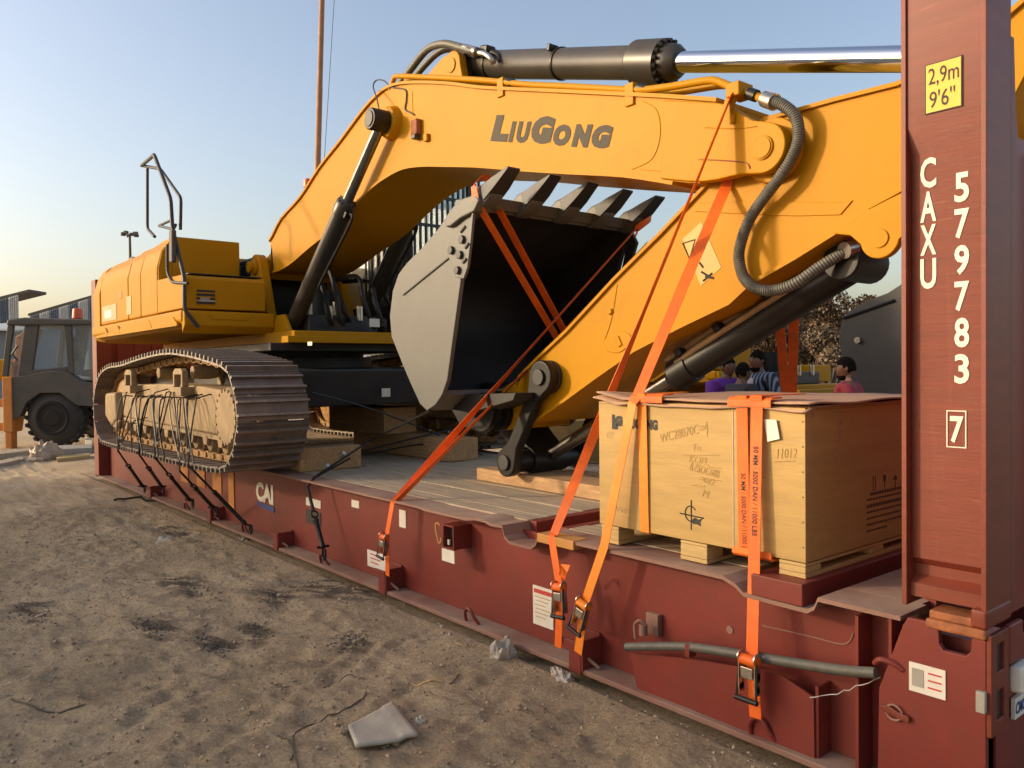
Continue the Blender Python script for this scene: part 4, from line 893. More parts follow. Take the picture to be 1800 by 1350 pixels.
# hose hook at the tip
hk = cat_rom([P(1293, 158, Y=.83), P(1284, 178, Y=.83), P(1279, 196, Y=.83), P(1284, 209, Y=.83), P(1293, 209, Y=.83)], 5)
G().ribbon(hk, .05, (1, 0, 0.3), .03).obj('hose_hook', 'yellow', bm_)
c = P(1294, 162, Y=.84); G().box(c.x-.04, c.x+.045, .80, .93, c.z-.03, c.z+.045).obj('hook_block', 'yellow', bm_, .008)
G().tube([P(1316, 164, Y=.86), P(1330, 169, Y=.86)], .032, 12).obj('pipe_joint', 'black', bm_)
fl = [P(1345, 174, Y=.86), P(1362, 180, Y=.84)]
G().tube(fl, .042, 14).obj('hose_flange', 'steel', bm_)
hp = crv([P(1352, 177, Y=.84), P(1375, 184, Y=.84), P(1398, 205, Y=.86), P(1404, 240, Y=.87), P(1393, 275, Y=.87), P(1372, 310, Y=.86), P(1345, 345, Y=.87), P(1318, 385, Y=.89), P(1303, 425, Y=.89), P(1299, 455, Y=.89), P(1308, 488, Y=.89), P(1330, 507, Y=.89), P(1362, 510, Y=.90), P(1400, 497, Y=.92), P(1440, 470, Y=.98), P(1480, 446, Y=1.04), P(1497, 440, Y=1.08)], 26)
G().tube(hp, .029, 16, rf=lambda i: 1+.07*math.sin(i*2.1)).obj('armoured_hose', 'hose', bm_)
G().tube([P(1484, 440, Y=1.02), P(1500, 436, Y=1.08)], .042, 12).obj('hose_flange', 'steel', bm_)
# --- stick
st_pts = pxpoly([(905, 690), (915, 665), (950, 630), (1000, 583), (1083, 493), (1165, 412), (1240, 333), (1300, 268), (1345, 214), (1407, 197), (1467, 180), (1580, 152)], .95)
sr = [(-.40, 2.86), (-.20, 2.985), (-.135, 2.97), (-.125, 2.85), (-.28, 2.55), (-.45, 2.42)]
sbt = pxpoly([(1580, 339), (1530, 366), (1467, 408), (1400, 450), (1317, 498), (1283, 530), (1200, 570), (1117, 613), (1050, 660), (990, 704), (943, 737), (918, 744), (905, 730)], .95)
stick_o = st_pts+sr+sbt
g = G(); g.prism(stick_o, .965, 1.475); stk = g.obj('stick', 'yellow', EX, .004, 1)
g = G(); g.prism(stick_o, .950, .964); g.prism(stick_o, 1.476, 1.490); g.obj('stick_web', 'yellow', stk, .002, 1)
strip(st_pts[1:9], .930, 1.51, .02, 'top_flange', stk)
strip(sbt[1:-2], .930, 1.51, .02, 'bottom_flange', stk)
strip(st_pts[8:]+sr[:2], .930, 1.51, .02, 'top_flange', stk)
# horizontal doubler on the stick and seams
g = G(); g.prism(pxpoly([(1222, 372), (1232, 357), (1300, 354), (1480, 356), (1500, 352), (1478, 378), (1400, 380), (1300, 376)], .95), .943, .951); g.obj('doubler', 'yellow', stk, .003)
weld([(1085, 500), (1075, 560), (1062, 600)], .948, stk, .002)
# seal ring around the joint
G().cyl((tx, .905, tz), (tx, .95, tz), .165, n=36).obj('joint_boss', 'yellow', stk, .008)
# bucket-cylinder ears
ec = P(1551, 420, Y=.93); er = .092
er_pts = [PX(1600, 335, .93), PX(1530, 370, .93), PX(1470, 412, .93), PX(1500, 415, .93)]+circ((ec.x, ec.z), er, 190, 350, 14)+[(ec.x+.25, ec.z+.10), (ec.x+.33, ec.z+.24)]
for y0 in (.90, 1.49): G().prism(er_pts, y0, y0+.049).obj('cylinder_ear', 'yellow', stk, .006)
G().cyl((ec.x, .902, ec.z), (ec.x, .893, ec.z), .044, n=32).obj('pin_cap', 'yellow', stk, .002)
# safety decal on the stick, warning triangle and pictogram
q = P(1238, 438, Y=.948)
dc = G().prism(pxpoly([(1200, 420), (1233, 390), (1268, 470), (1232, 503)], .949), .9475, .9495).obj('safety_decal', 'decalyellow', stk)
t3 = [P(1200, 428, Y=.947), P(1222, 421, Y=.947), P(1212, 455, Y=.947)]
for a, b in zip(t3, t3[1:]+t3[:1]): G().tube([a, b], .0035, 5).obj('decal_mark', 'ink', dc)
for a, b in (((1233, 478), (1250, 488)), ((1236, 494), (1252, 480)), ((1240, 486), (1254, 489)), ((1230, 462), (1236, 470))): G().tube([P(*a, Y=.947), P(*b, Y=.947)], .006, 5).obj('decal_mark', 'ink', dc)
# pads / stops on the stick
for px_, py_ in ((1088, 600), (1073, 548), (1196, 520)):
    q = P(px_, py_, Y=.945); G().obox(q, (.035, .02, .07 if px_ == 1088 else .03), Matrix.Rotation(-.5, 3, 'Y')).obj('stop_block', 'yellow', stk, .006)
g = G(); g.prism(smooth2(pxpoly([(1062, 600), (1075, 585), (1098, 583), (1110, 592), (1105, 608), (1088, 620), (1068, 618)], .95), 3), .944, .9505); g.obj('pad_plate', 'yellow', stk, .003)
# bucket cylinder
CB = P(1505, 462, Y=YC); CB = V(CB.x, YC, CB.z); PIN = V(-3.475, YC, .850)
cd = (PIN-CB).normalized(); lcb = (P(1180, 672, Y=YC)-CB).length
g = G(); g.lathe(CB-cd*.05, PIN, [(0, .07), (.03, .090), (.35, .090), (lcb-.16, .090), (lcb-.155, .102), (lcb-.01, .102), (lcb, .085), (lcb+.04, .06)], 32); bkc = g.obj('bucket_cylinder', 'black', EX)
G().cyl(CB+cd*(lcb), PIN, .048, n=28).obj('piston_rod', 'chromedirty', bkc)
qb = cd.to_track_quat('Z', 'Y').to_matrix()
pc_ = CB+cd*.45
h = [CB+cd*.22+V(.02, -.085, .06), CB+cd*.6+V(.0, -.085, .055), CB+cd*(lcb-.3)+V(0, -.085, .055), CB+cd*(lcb-.12)+V(0, -.075, .05)]
G().tube(h, .018, 8).obj('feed_pipe', 'frame', bkc)
nrm = V(cd.z, 0, -cd.x); nrm = nrm if nrm.z > 0 else -nrm
G().obox(CB+cd*(lcb*.52)+nrm*.118+V(0, -.04, 0), (.13, .012, lcb*.80), qb).obj('rod_guard', 'dusty', bkc, .003) if False else None
G().tube([CB+cd*.55+nrm*.108+V(0, -.03, 0), CB+cd*(lcb-.05)+nrm*.108+V(0, -.03, 0)], .024, 8).obj('feed_pipe', 'frame', bkc)
for t in (.35, .62, .85): G().obox(CB+cd*lcb*t+nrm*.085+V(0, -.04, 0), (.14, .05, .05), qb).obj('pipe_clamp', 'black', bkc, .006)
G().cyl(CB+cd*.0-V(0, .16, 0), CB+V(0, .16, 0), .10, n=20).obj('cylinder_eye', 'black', bkc, .01)
# linkage
UP = P(952, 663, Y=.86); UP = V(UP.x, 0, UP.z); LP = PIN
def bar2(a, b, ra, rb, wmid, y0, y1):
    a = Vector((a.x, a.z)); b = Vector((b.x, b.z)); d = (b-a).normalized(); n = Vector((-d.y, d.x)); pts = []
    aa = math.degrees(math.atan2(d.y, d.x))
    pts += circ(a, ra, aa+55, aa+305, 14); m1 = a+d*(ra*1.5); m2 = b-d*(rb*1.5)
    pts += [tuple(m1-n*wmid), tuple(m2-n*wmid)]; pts += circ(b, rb, aa-125, aa+125, 14); pts += [tuple(m2+n*wmid), tuple(m1+n*wmid)]
    return G().prism(pts, y0, y1)
for y0, y1 in ((.84, .915), (1.525, 1.60)):
    lk_ = bar2(UP, LP, .115, .105, .052, y0, y1).obj('bucket_link', 'black', EX, .012)
    yb = y0-.02 if y0 < 1 else y1
    G().cyl((UP.x, yb, UP.z), (UP.x, yb+.02, UP.z), .055, n=24).obj('pin_cap', 'dark', lk_, .004); G().cyl((LP.x, yb, LP.z), (LP.x, yb+.02, LP.z), .055, n=24).obj('pin_cap', 'dark', lk_, .004)
G().cyl((UP.x, .86, UP.z), (UP.x, 1.58, UP.z), .075, n=20).obj('link_pin', 'dark', EX)
G().cyl((UP.x, .915, UP.z), (UP.x, .95, UP.z), .115, n=24).obj('link_spacer', 'dark', EX, .006)
g = G(); g.cyl((LP.x, .915, LP.z), (LP.x, 1.525, LP.z), .082, n=24); g.cyl((LP.x, 1.05, LP.z), (LP.x, 1.39, LP.z), .098, n=24); g.obj('link_pin', 'black', EX)
SP = V(P(885, 722, Y=1.0).x, 0, P(885, 722, Y=1.0).z)     # pivot of the stick end in the bucket ears
BP = V(SP.x-.30, 0, SP.z+.10)
g = bar2(BP, V(LP.x, 0, LP.z), .11, .10, .075, 1.05, 1.39); g.obj('bucket_rod_link', 'black', EX, .012)
G().cyl((SP.x, .80, SP.z), (SP.x, 1.64, SP.z), .085, n=24).obj('bucket_pin', 'dark', EX, .008)
G().cyl((SP.x, .93, SP.z), (SP.x, .975, SP.z), .15, n=28).obj('seal_ring', 'black', EX, .006)
G().prism([(SP.x-.02, SP.z-.15), (SP.x+.22, SP.z-.12), (SP.x+.30, SP.z+.10), (SP.x+.15, SP.z+.22), (SP.x-.02, SP.z+.15)]+circ((SP.x, SP.z), .15, 95, 265, 10), .975, 1.465).obj('stick_nose', 'yellow', stk, .01)
# --- bucket
BY0, BY1 = .45, 1.99
side_px = [(833, 360), (818, 350), (803, 358), (788, 376), (770, 402), (742, 435), (715, 462), (700, 482), (690, 512), (685, 555), (688, 592), (700, 622), (712, 652), (725, 682), (738, 710), (750, 722), (765, 712), (777, 694), (786, 668), (800, 565), (815, 455)]
so = pxpoly(side_px, BY0)
bk_root = None
g = G(); g.prism(so, BY0, BY0+.035); bk = g.obj('bucket', 'bucket', EX, .006, 2)
g = G(); g.prism(so, BY1-.035, BY1); g.obj('bucket_side', 'bucketshade', bk, .006, 2)
sh = so[0:16]+[so[17]]
# shell between the side plates (thick curved sheet)
inner = []
n = len(sh)
for i, p in enumerate(sh):
    a, b = sh[max(i-1, 0)], sh[min(i+1, n-1)]; dx, dz = b[0]-a[0], b[1]-a[1]; l = math.hypot(dx, dz); inner.append((p[0]-dz/l*.035, p[1]+dx/l*.035))
cen = (sum(p[0] for p in sh)/n, sum(p[1] for p in sh)/n)
def dist(p): return math.hypot(p[0]-cen[0], p[1]-cen[1])
if dist(inner[8]) > dist(sh[8]): inner = [(2*a[0]-b[0], 2*a[1]-b[1]) for a, b in zip(sh, inner)]
g = G()
vo = [[g.b.verts.new((p[0], y, p[1])) for y in (BY0+.034, BY1-.034)] for p in sh]; vi = [[g.b.verts.new((p[0], y, p[1])) for y in (BY0+.034, BY1-.034)] for p in inner]
for i in range(n-1):
    g.b.faces.new((vo[i][0], vo[i][1], vo[i+1][1], vo[i+1][0])).material_index = 0
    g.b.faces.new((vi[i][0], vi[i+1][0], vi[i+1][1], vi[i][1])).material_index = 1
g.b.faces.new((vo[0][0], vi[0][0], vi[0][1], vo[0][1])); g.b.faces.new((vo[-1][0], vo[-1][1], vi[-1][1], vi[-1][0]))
g.obj('bucket_shell', ['bucket', 'bucketshade'], bk)
# inner face of the near side plate, its shade painted on; bottom plate continues to the ears
g = G(); g.prism([(p[0]-.02, p[1]) if i > 15 else p for i, p in enumerate(so)], BY0+.0355, BY0+.040); g.obj('bucket_shade_face', 'bucketshade', bk)
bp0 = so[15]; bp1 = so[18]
G().prism([so[15], so[16], so[17], (so[17][0]+.55, so[17][1]+.015), (so[17][0]+.52, so[17][1]-.035), (so[16][0]+.12, so[16][1]-.06)], BY0+.22, BY1-.02).obj('bucket_back', 'bucketshade', bk, .004)
# wear bar and groove on the side, lip, side cutter, teeth
G().obox(P(752, 483, Y=.446), ((P(718, 515, Y=.446)-P(805, 445, Y=.446)).length*1.06, .012, .014), Matrix.Rotation(-math.atan2(P(805, 445, Y=.446).z-P(718, 515, Y=.446).z, P(805, 445, Y=.446).x-P(718, 515, Y=.446).x), 3, 'Y')).obj('wear_bar', 'dark', bk, .003)
sc_px = [(833, 364), (824, 395), (812, 400), (798, 412), (785, 445), (797, 470), (800, 487), (815, 490), (822, 470), (828, 420)]
scut = G().prism(pxpoly(sc_px, .43), .428, .450).obj('side_cutter', 'bucket', bk, .004)
for px_, py_ in ((812, 421), (793, 440), (808, 448), (804, 475)):
    q = P(px_, py_, Y=.42); G().cyl((q.x, .405, q.z), (q.x, .43, q.z), .030, n=6).obj('cutter_bolt', 'dark', scut, .003)
for (a, b) in (((810, 408), (818, 398)), ((818, 436), (824, 428)), ((814, 462), (820, 455))): G().tube([P(*a, Y=.425), P(*b, Y=.425)], .010, 6).obj('cutter_mark', 'dark', scut)
# heel shroud near the lip corner
g = G(); g.prism(pxpoly([(785, 382), (800, 362), (818, 348), (838, 342), (845, 352), (836, 372), (812, 384), (795, 398), (786, 400)], .43), .415, .55); g.obj('corner_shroud', 'bucket', bk, .012)
lipA, lipB = so[0], so[1]
g = G(); g.prism([(so[0][0]+.03, so[0][1]-.02), (so[0][0]+.08, so[0][1]+.05), (so[0][0]-.02, so[0][1]+.055), (so[2][0]-.02, so[2][1]+.03), (so[2][0]-.03, so[2][1]-.02)], BY0, BY1); g.obj('bucket_lip', 'bucket', bk, .008)
# skids on the outside
for i, yq in enumerate((.62, 1.22, 1.8)):
    rr_ = [P(*s, Y=BY0) for s in side_px[3:12]]
    pts = [V(p.x, yq, p.z)+V(-.012, 0, .008) for p in rr_]
    G().ribbon(pts, .09, (0, 1, 0), .03).obj('wear_strip', 'bucket', bk)
L_lip = V(so[0][0]+.02, 0, so[0][1]+.03)
tipx, tipz = -2.945, 2.775
for i in range(5):
    yt = BY0+.06+i*(BY1-BY0-.12)/4
    d = V(tipx-L_lip.x, 0, tipz-L_lip.z); ln = d.length; d.normalize(); nn = V(-d.z, 0, d.x)
    def TP(a, b): v = L_lip+d*a*ln+nn*b; return (v.x, v.z)
    g = G(); g.prism([TP(-.16, -.06), TP(.16, -.075), TP(.42, -.05), TP(.46, .02), TP(.38, .055), TP(.10, .075), TP(-.2, .055)], yt-.062, yt+.062); ad = g.obj('tooth_adapter', 'bucket', bk, .018)
    g = G()
    sec = [(.22, .068, .052, .0), (.60, .064, .036, .006), (1.04, .052, .007, .018)]
    rw = []
    for a, hw, hh, up_ in sec:
        c = L_lip+d*a*ln+nn*up_; rw.append([g.b.verts.new((c.x+nn.x*s2*hh, yt+s1*hw, c.z+nn.z*s2*hh)) for s1, s2 in ((-1, -1), (1, -1), (1, 1), (-1, 1))])
    for a, b in zip(rw, rw[1:]):
        for k in range(4): g.b.faces.new((a[k], a[(k+1) % 4], b[(k+1) % 4], b[k]))
    g.b.faces.new(rw[0]); g.b.faces.new(rw[-1]); g.obj('tooth', 'dark', bk, .004)
    G().cyl((TP(.24, 0)[0], yt-.066, TP(.24, 0)[1]), (TP(.24, 0)[0], yt+.066, TP(.24, 0)[1]), .014, n=10).obj('tooth_pin', 'dark', ad)
# far side plate seen behind the last tooth
G().prism([(so[0][0]+.0, so[0][1]-.0), (so[0][0]+.07, so[0][1]-.12), (so[0][0]-.03, so[0][1]-.35), (so[0][0]-.1, so[0][1]-.35)], BY1-.02, BY1+.012).obj('side_cutter', 'bucketshade', bk, .004)
# ears of the bucket
for y0 in (.80, .90, 1.51, 1.61):
    if y0 in (.90, 1.51): continue
    g = G(); g.prism([(so[16][0]+.02, so[16][1]+.08), (so[17][0]+.52, so[17][1]+.0)]+circ((SP.x, SP.z), .15, 35, -110, 10)+[(SP.x-.25, SP.z-.12), (BP.x-.08, BP.z-.08)], y0-.02, y0+.035); g.obj('bucket_ear', 'black', bk, .01)
q = P(856, 539, Y=1.93); G().ball((q.x, 1.945, q.z), .016, 2).obj('drain_spot', 'white', bk)
# --- cab on the far side
cx0, cx1, cy0, cy1, z0, z1 = -8.15, -6.55, 1.98, 2.88, 1.93, 3.72
cab = G().box(cx0, cx1, cy0, cy1, z0, 2.28).obj('cab', 'dark', EX, .02)
for x, y in ((cx0, cy0), (cx1-.07, cy0), (cx0, cy1-.07), (cx1-.07, cy1-.07), (-7.45, cy0)):
    G().box(x, x+.07, y, y+.07, 2.28, z1).obj('cab_pillar', 'dark', cab, .012)
G().box(cx0-.02, cx1+.03, cy0-.02, cy1+.02, z1, z1+.10).obj('cab_roof', 'dark', cab, .03)
G().box(cx0+.07, -7.45, cy0+.02, cy0+.03, 2.30, z1).obj('cab_window', 'glass', cab)
G().box(-7.38, cx1-.07, cy0+.02, cy0+.03, 2.30, z1).obj('cab_window', 'glass', cab)
G().box(cx1-.04, cx1-.03, cy0+.07, cy1-.07, 2.30, z1).obj('cab_window', 'glass', cab)
G().box(cx0+.07, cx1-.1, cy1-.03, cy1-.02, 2.30, z1).obj('cab_window', 'glass', cab)
G().box(-7.7, -7.2, 2.2, 2.7, 2.2, 2.42).obj('cab_seat', 'dark', cab, .05); G().box(-7.8, -7.68, 2.2, 2.7, 2.4, 3.1).obj('cab_seat', 'dark', cab, .05)
gx = cx1+.12
gr = G().box(gx-.02, gx+.02, cy0, cy1, 2.3, 2.34).obj('window_guard', 'dark', cab)
for z in (2.72, 3.10, 3.42, 3.68): G().box(gx-.015, gx+.015, cy0, cy1, z, z+.03).obj('guard_rail', 'dark', gr)
for i in range(13):
    y = cy0+i*(cy1-cy0-.02)/12; G().box(gx-.012, gx+.012, y, y+.022, 2.3, 3.70).obj('guard_bar', 'dark', gr)
for i in range(7):
    x = cx1-.9+i*.14; G().box(x, x+.02, cy0-.04, cy0-.02, 2.3, 3.7).obj('guard_bar', 'dark', gr)
for i in range(3): G().tube([V(gx, cy1+.02, 2.6+i*.3), V(gx+.10, cy1+.12, 2.6+i*.3)], .015, 6).obj('guard_strut', 'dark', gr)
q = P(541, 322, Y=2.2); q = P(541, 322, Y=2.3)
be = G(); bx = -8.9
qq = P(541, 322, X=bx); G().cyl((bx, qq.y, qq.z-.06), (bx, qq.y, qq.z+.055), .06, .05, n=20).obj('beacon', 'beacon', EX, .01)
G().cyl((bx, qq.y, 2.88), (bx, qq.y, qq.z-.06), .02, n=8).obj('beacon_stalk', 'dark', EX)
# --- handrails
def rail_t(pts, r=.021, name='handrail', m='dark'): return G().tube(pts, r, 10).obj(name, m, EX)
def rnd(pts, k=3):
    """keep straight runs, round the corners"""
    out = [Vector(pts[0])]
    for a, b, c in zip(pts, pts[1:], pts[2:]):
        a, b, c = Vector(a), Vector(b), Vector(c); t = min(.06, (a-b).length*.4, (c-b).length*.4)
        p0 = b+(a-b).normalized()*t; p1 = b+(c-b).normalized()*t
        for i in range(k+1):
            s = i/k; out.append(p0*(1-s)**2+b*2*s*(1-s)+p1*s*s)
    out.append(Vector(pts[-1])); return out
rail_t(rnd([P(249, 291, Y=-.05), P(271, 272, Y=-.30), P(300, 350, Y=-.30), P(303, 400, Y=-.30), P(324, 488, Y=-.27), P(324, 545, X=-6.93), P(349, 575, X=-6.93)]), .020)
rail_t(rnd([P(271, 272, Y=-.29), P(249, 291, Y=-.05), P(282, 297, Y=-.05), P(318, 348, Y=-.05), P(317, 404, Y=-.05)]), .018)
rail_t(rnd([P(259, 296, Y=-.05), P(259, 402, Y=-.05), P(272, 416, Y=-.08)]), .018)
rail_t(rnd([P(303, 386, Y=-.2), P(279, 397, Y=-.1), P(305, 403, Y=-.2), P(309, 395, Y=-.2)]), .015)
rail_t(rnd([P(294, 430, Y=-.29), P(294, 480, Y=-.29), P(302, 496, Y=-.29), P(330, 498, Y=-.29)]), .015)
q1, q2 = P(303, 404, Y=-.33), P(304, 462, Y=-.33)
G().obox((q1+q2)/2, (.10, .05, (q1-q2).length), Matrix.Rotation(.05, 3, 'Y')).obj('folded_mirror', 'cabgrey', EX, .02, 3)
for px_ in (236, 262): 
    q = P(px_, 425, Y=.05); G().box(q.x-.06, q.x+.06, .0, .1, 2.93, 3.0).obj('hood_latch', 'frame', EX, .015)
# small white labels by the front ledge
q = P(660, 568, X=-6.34); G().box(-6.352, -6.340, 2.02, 2.66, 1.90, 2.14).obj('front_panel', 'yellow', EX, .008)
a = P(660, 568, X=-6.336); G().box(-6.339, -6.335, a.y-.07, a.y+.05, a.z-.04, a.z+.045).obj('label_plate', 'paper', EX)
a = P(675, 568, X=-6.336); G().box(-6.339, -6.335, a.y-.03, a.y+.03, a.z-.03, a.z+.045).obj('label_plate', 'ink', EX)

# ------------------------------------------------------------------ crate
CY = .08
CRR = root('plywood_crate', 'yellow plywood shipping crate on a pallet, strapped down beside the red end post', 'crate', (-1.24, .62, .66))
CX0, CX1, CZ0, CZ1, CY1 = -1.785, -.672, .752, 1.345, 1.20
G().box(CX0, CX1, CY, CY+.014, CZ0, CZ1).obj('front_panel', 'ply', CRR, .002)
G().box(CX0, CX0+.014, CY+.014, CY1, CZ0, CZ1).obj('side_panel', 'ply', CRR, .002)
G().box(CX1-.014, CX1, CY+.014, CY1, CZ0, CZ1).obj('side_panel', 'ply', CRR, .002)
G().box(CX0, CX1, CY1, CY1+.014, CZ0, CZ1).obj('back_panel', 'ply', CRR, .002)
G().box(CX0, CX1, CY, CY1, CZ1, CZ1+.010).obj('lid', 'ply', CRR, .002)
G().box(CX0+.015, CX1-.015, CY+.015, CY1-.015, CZ0-.004, CZ0+.01).obj('crate_floor', 'pine', CRR)
for x0, x1 in ((CX0+.01, CX0+.125), (-1.285, -1.14), (CX1-.118, CX1-.002)):
    for y0 in (CY+.002, .60, 1.09):
        zb = .662 if x0 < -1.1 else .690
        G().box(x0, x1, y0, y0+.115, zb+.018, CZ0-.018).obj('pallet_block', 'pine', CRR, .004)
    G().box(x0, x1, CY+.002, CY1, CZ0-.017, CZ0-.0045).obj('pallet_board', 'pine', CRR, .002)
    G().box(x0, x1, CY+.002, CY1, zb, zb+.0175).obj('pallet_board', 'pine', CRR, .002)
# cardboard cover: two loose wavy sheets
def sheet(x0, x1, y0, y1, z, amp, seed, droop, name):
    g = G(); nx, ny = 60, 16; rows = []
    for j in range(ny+1):
        r = []
        for i in range(nx+1):
            x = x0+(x1-x0)*i/nx; y = y0+(y1-y0)*j/ny
            h = z+amp*(noise.noise(Vector((x*3.1+seed, y*2.3, seed)))+.45*noise.noise(Vector((x*9, y*7+seed, 1.3))))
            if y < CY+.03: h -= droop*(CY+.03-y)*(1+noise.noise(Vector((x*5, seed, 0))))
            h += .03*max(0, 1-(x-x0)/.16)*max(0, 1-(y-y0)/.5) if droop > 0 else 0
            yy2 = y+.010*noise.noise(Vector((x*6, seed, 5))) if j == 0 else y
            r.append(g.b.verts.new((x, yy2, h)))
        rows.append(r)
    for a, b in zip(rows, rows[1:]):
        for i in range(nx): g.b.faces.new((a[i], a[i+1], b[i+1], b[i]))
    o = g.obj(name, 'card', CRR); md = o.modifiers.new('thick', 'SOLIDIFY'); md.thickness = .007; return o
sheet(CX0-.02, CX1+.015, CY-.020, CY1+.02, CZ1+.018, .006, 3.1, .25, 'cardboard_cover')
sheet(CX0-.00, CX1+.03, CY-.012, CY1+.02, CZ1+.031, .008, 8.3, .1, 'cardboard_cover')
# marks on the front
def ctext(s, px0, py0, px1, py1, m, bold=.0, shear=0., Y=CY-.0005, ht=None):
    """px0,py0 lower left; px1,py1 upper right, along a level line of the front"""
    a = P(px0, py0, Y=Y); c = P(px1, py1, Y=Y)
    return text('print', s, (a.x, Y, a.z), (1, 0, 0), (0, 0, 1), c.x-a.x, c.z-a.z, m, CRR, bold, shear)
L_ = ctext('L', 1076, 754, 1086, 729, 'ink', .11); ctext('G', 1081, 749, 1094, 731, 'ink', .10)
ctext('LIUGONG', 1099, 753, 1156, 738, 'ink', .07)
def hand(s, px, py, wpx, hpx, ang=0, m='pencil', sh=.2, bold=.0):
    a = P(px, py, Y=CY-.0005); b_ = P(px+wpx, py, Y=CY-.0005); c = P(px, py-hpx, Y=CY-.0005); w_ = b_.x-a.x; h_ = c.z-a.z
    xd = V(math.cos(rad(ang)), 0, math.sin(rad(ang))); yd = V(-math.sin(rad(ang)), 0, math.cos(rad(ang)))
    return text('handwriting', s, a, xd, yd, w_, h_, m, CRR, bold, sh)
hand('WC28070C=4', 1163, 778, 86, 16, 14); hand('To', 1218, 792, 14, 12, 3); hand('KOFL', 1211, 812, 34, 13, -4); hand('RZSOC688', 1212, 826, 52, 14, -8); hand('-482', 1228, 845, 28, 10, -10); hand('M', 1234, 872, 12, 13, -10)
hand('11012', 1366, 806, 36, 17, 6, sh=.3); hand('J2740', 1076, 898, 24, 12, -5, 'fade', 0, .01); hand('11Y', 1067, 770, 12, 12, 0, 'fade')
def cline(a, b, r=.0012, m='pencil', Y=CY-.001, par=CRR): G().tube([P(*a, Y=Y), P(*b, Y=Y)], r, 4).obj('pen_line', m, par)
cline((1200, 800), (1265, 800)); cline((1215, 852), (1240, 856)); cline((1245, 820), (1268, 824)); cline((1335, 840), (1345, 838)); cline((1243, 748), (1243, 768)); cline((1360, 812), (1398, 810)); cline((1230, 838), (1268, 846))
cline((1215, 879), (1215, 931), .003, 'ink'); cline((1195, 902), (1237, 911), .003, 'ink')
q = P(1214, 903, Y=CY-.001); G().tube([q+V(math.cos(i/20*5.0+.6)*.030, 0, math.sin(i/20*5.0+.6)*.034) for i in range(21)], .0028, 5).obj('pen_circle', 'ink', CRR)
g = G(); q = P(1224, 915, Y=CY-.0003); g.prism(smooth2([(q.x-.025, q.z-.004), (q.x-.008, q.z+.012), (q.x+.012, q.z+.006), (q.x+.034, q.z+.014), (q.x+.022, q.z-.006), (q.x+.026, q.z-.022), (q.x+.004, q.z-.016), (q.x-.018, q.z-.018)], 3), CY-.0012, CY+.001); g.obj('ink_blot', 'ink', CRR)
# nails down the right corner
g = G()
for k in range(6):
    z = CZ0+.06+k*.098; g.cyl((CX1-.010, CY-.001, z), (CX1-.010, CY+.002, z), .0035, n=6)
g.obj('nails', 'dark', CRR, kind='stuff')
G().box(-1.005, -1.0, CY-.002, CY+.001, CZ0+.002, CZ1).obj('panel_seam', 'wrap', CRR)
# printing on the shaded end of the crate
g = G(); Rr = random.Random(4)
def XPn(px, py): q = P(px, py, X=CX1+.0008); return q.y, q.z
for r_ in range(7):
    ya, za = XPn(1524+(6 if r_ == 0 else 0), 868+r_*11); yb, zb = XPn(1600, 845+r_*11)
    t = 0.
    while t < (1 if r_ < 6 else .45):
        w2 = .010+.012*Rr.random() if r_ in (0, 2) else .006+.014*Rr.random(); y = ya+(yb-ya)*t; z = za+(za-za)*t
        h2 = .0085 if r_ in (0, 2) else .005
        g.box(CX1, CX1+.0012, y, y+w2*.8, z-h2, z+h2*.6); t += (w2+.004)/abs(yb-ya)
g.obj('printed_lines', 'ink', CRR, kind='stuff')
for px_, kind in ((1537, 0), (1555, 1), (1574, 2)):
    y, z = XPn(px_, 846)
    g = G()
    if kind == 0:
        for dy in (-.012, .008): g.box(CX1, CX1+.0012, y+dy, y+dy+.004, z-.03, z+.025)
        g.box(CX1, CX1+.0012, y-.015, y+.015, z-.038, z-.034)
    elif kind == 1:
        g.prism([(y-.012, z+.028), (y+.012, z+.028), (y+.01, z+.005), (y+.002, z-.005), (y+.002, z-.03), (y-.002, z-.03), (y-.002, z-.005), (y-.01, z+.005)], CX1, CX1+.0012, 'x')
    else:
        g.prism([(y-.02, z+.008), (y-.01, z+.022), (y, z+.028), (y+.01, z+.022), (y+.02, z+.008), (y+.002, z+.008), (y+.002, z-.03), (y-.002, z-.03), (y-.002, z+.008)], CX1, CX1+.0012, 'x')
    g.obj('handling_mark', 'ink', CRR)
for (px_, py_, w2, h2) in ((1478, 760, .03, .09), (1470, 800, .02, .06), (1430, 728, .02, .03)):
    y, z = XPn(px_, py_)
    G().prism(smooth2([(y-w2, z-h2*.4), (y-w2*.5, z+h2*.6), (y+w2*.6, z+h2*.4), (y+w2*.3, z-h2*.5)], 3), CX1-.001, CX1+.0008, 'x').obj('stain', 'timber', CRR)
# red beam that the pallet's right edge stands on
tag(G().box(-.865, -.64, .0, 1.3, .604, .689).obj('steel_beam', 'red', None, .004), 'short dark red steel beam lying across the deck under the crate', 'beam')

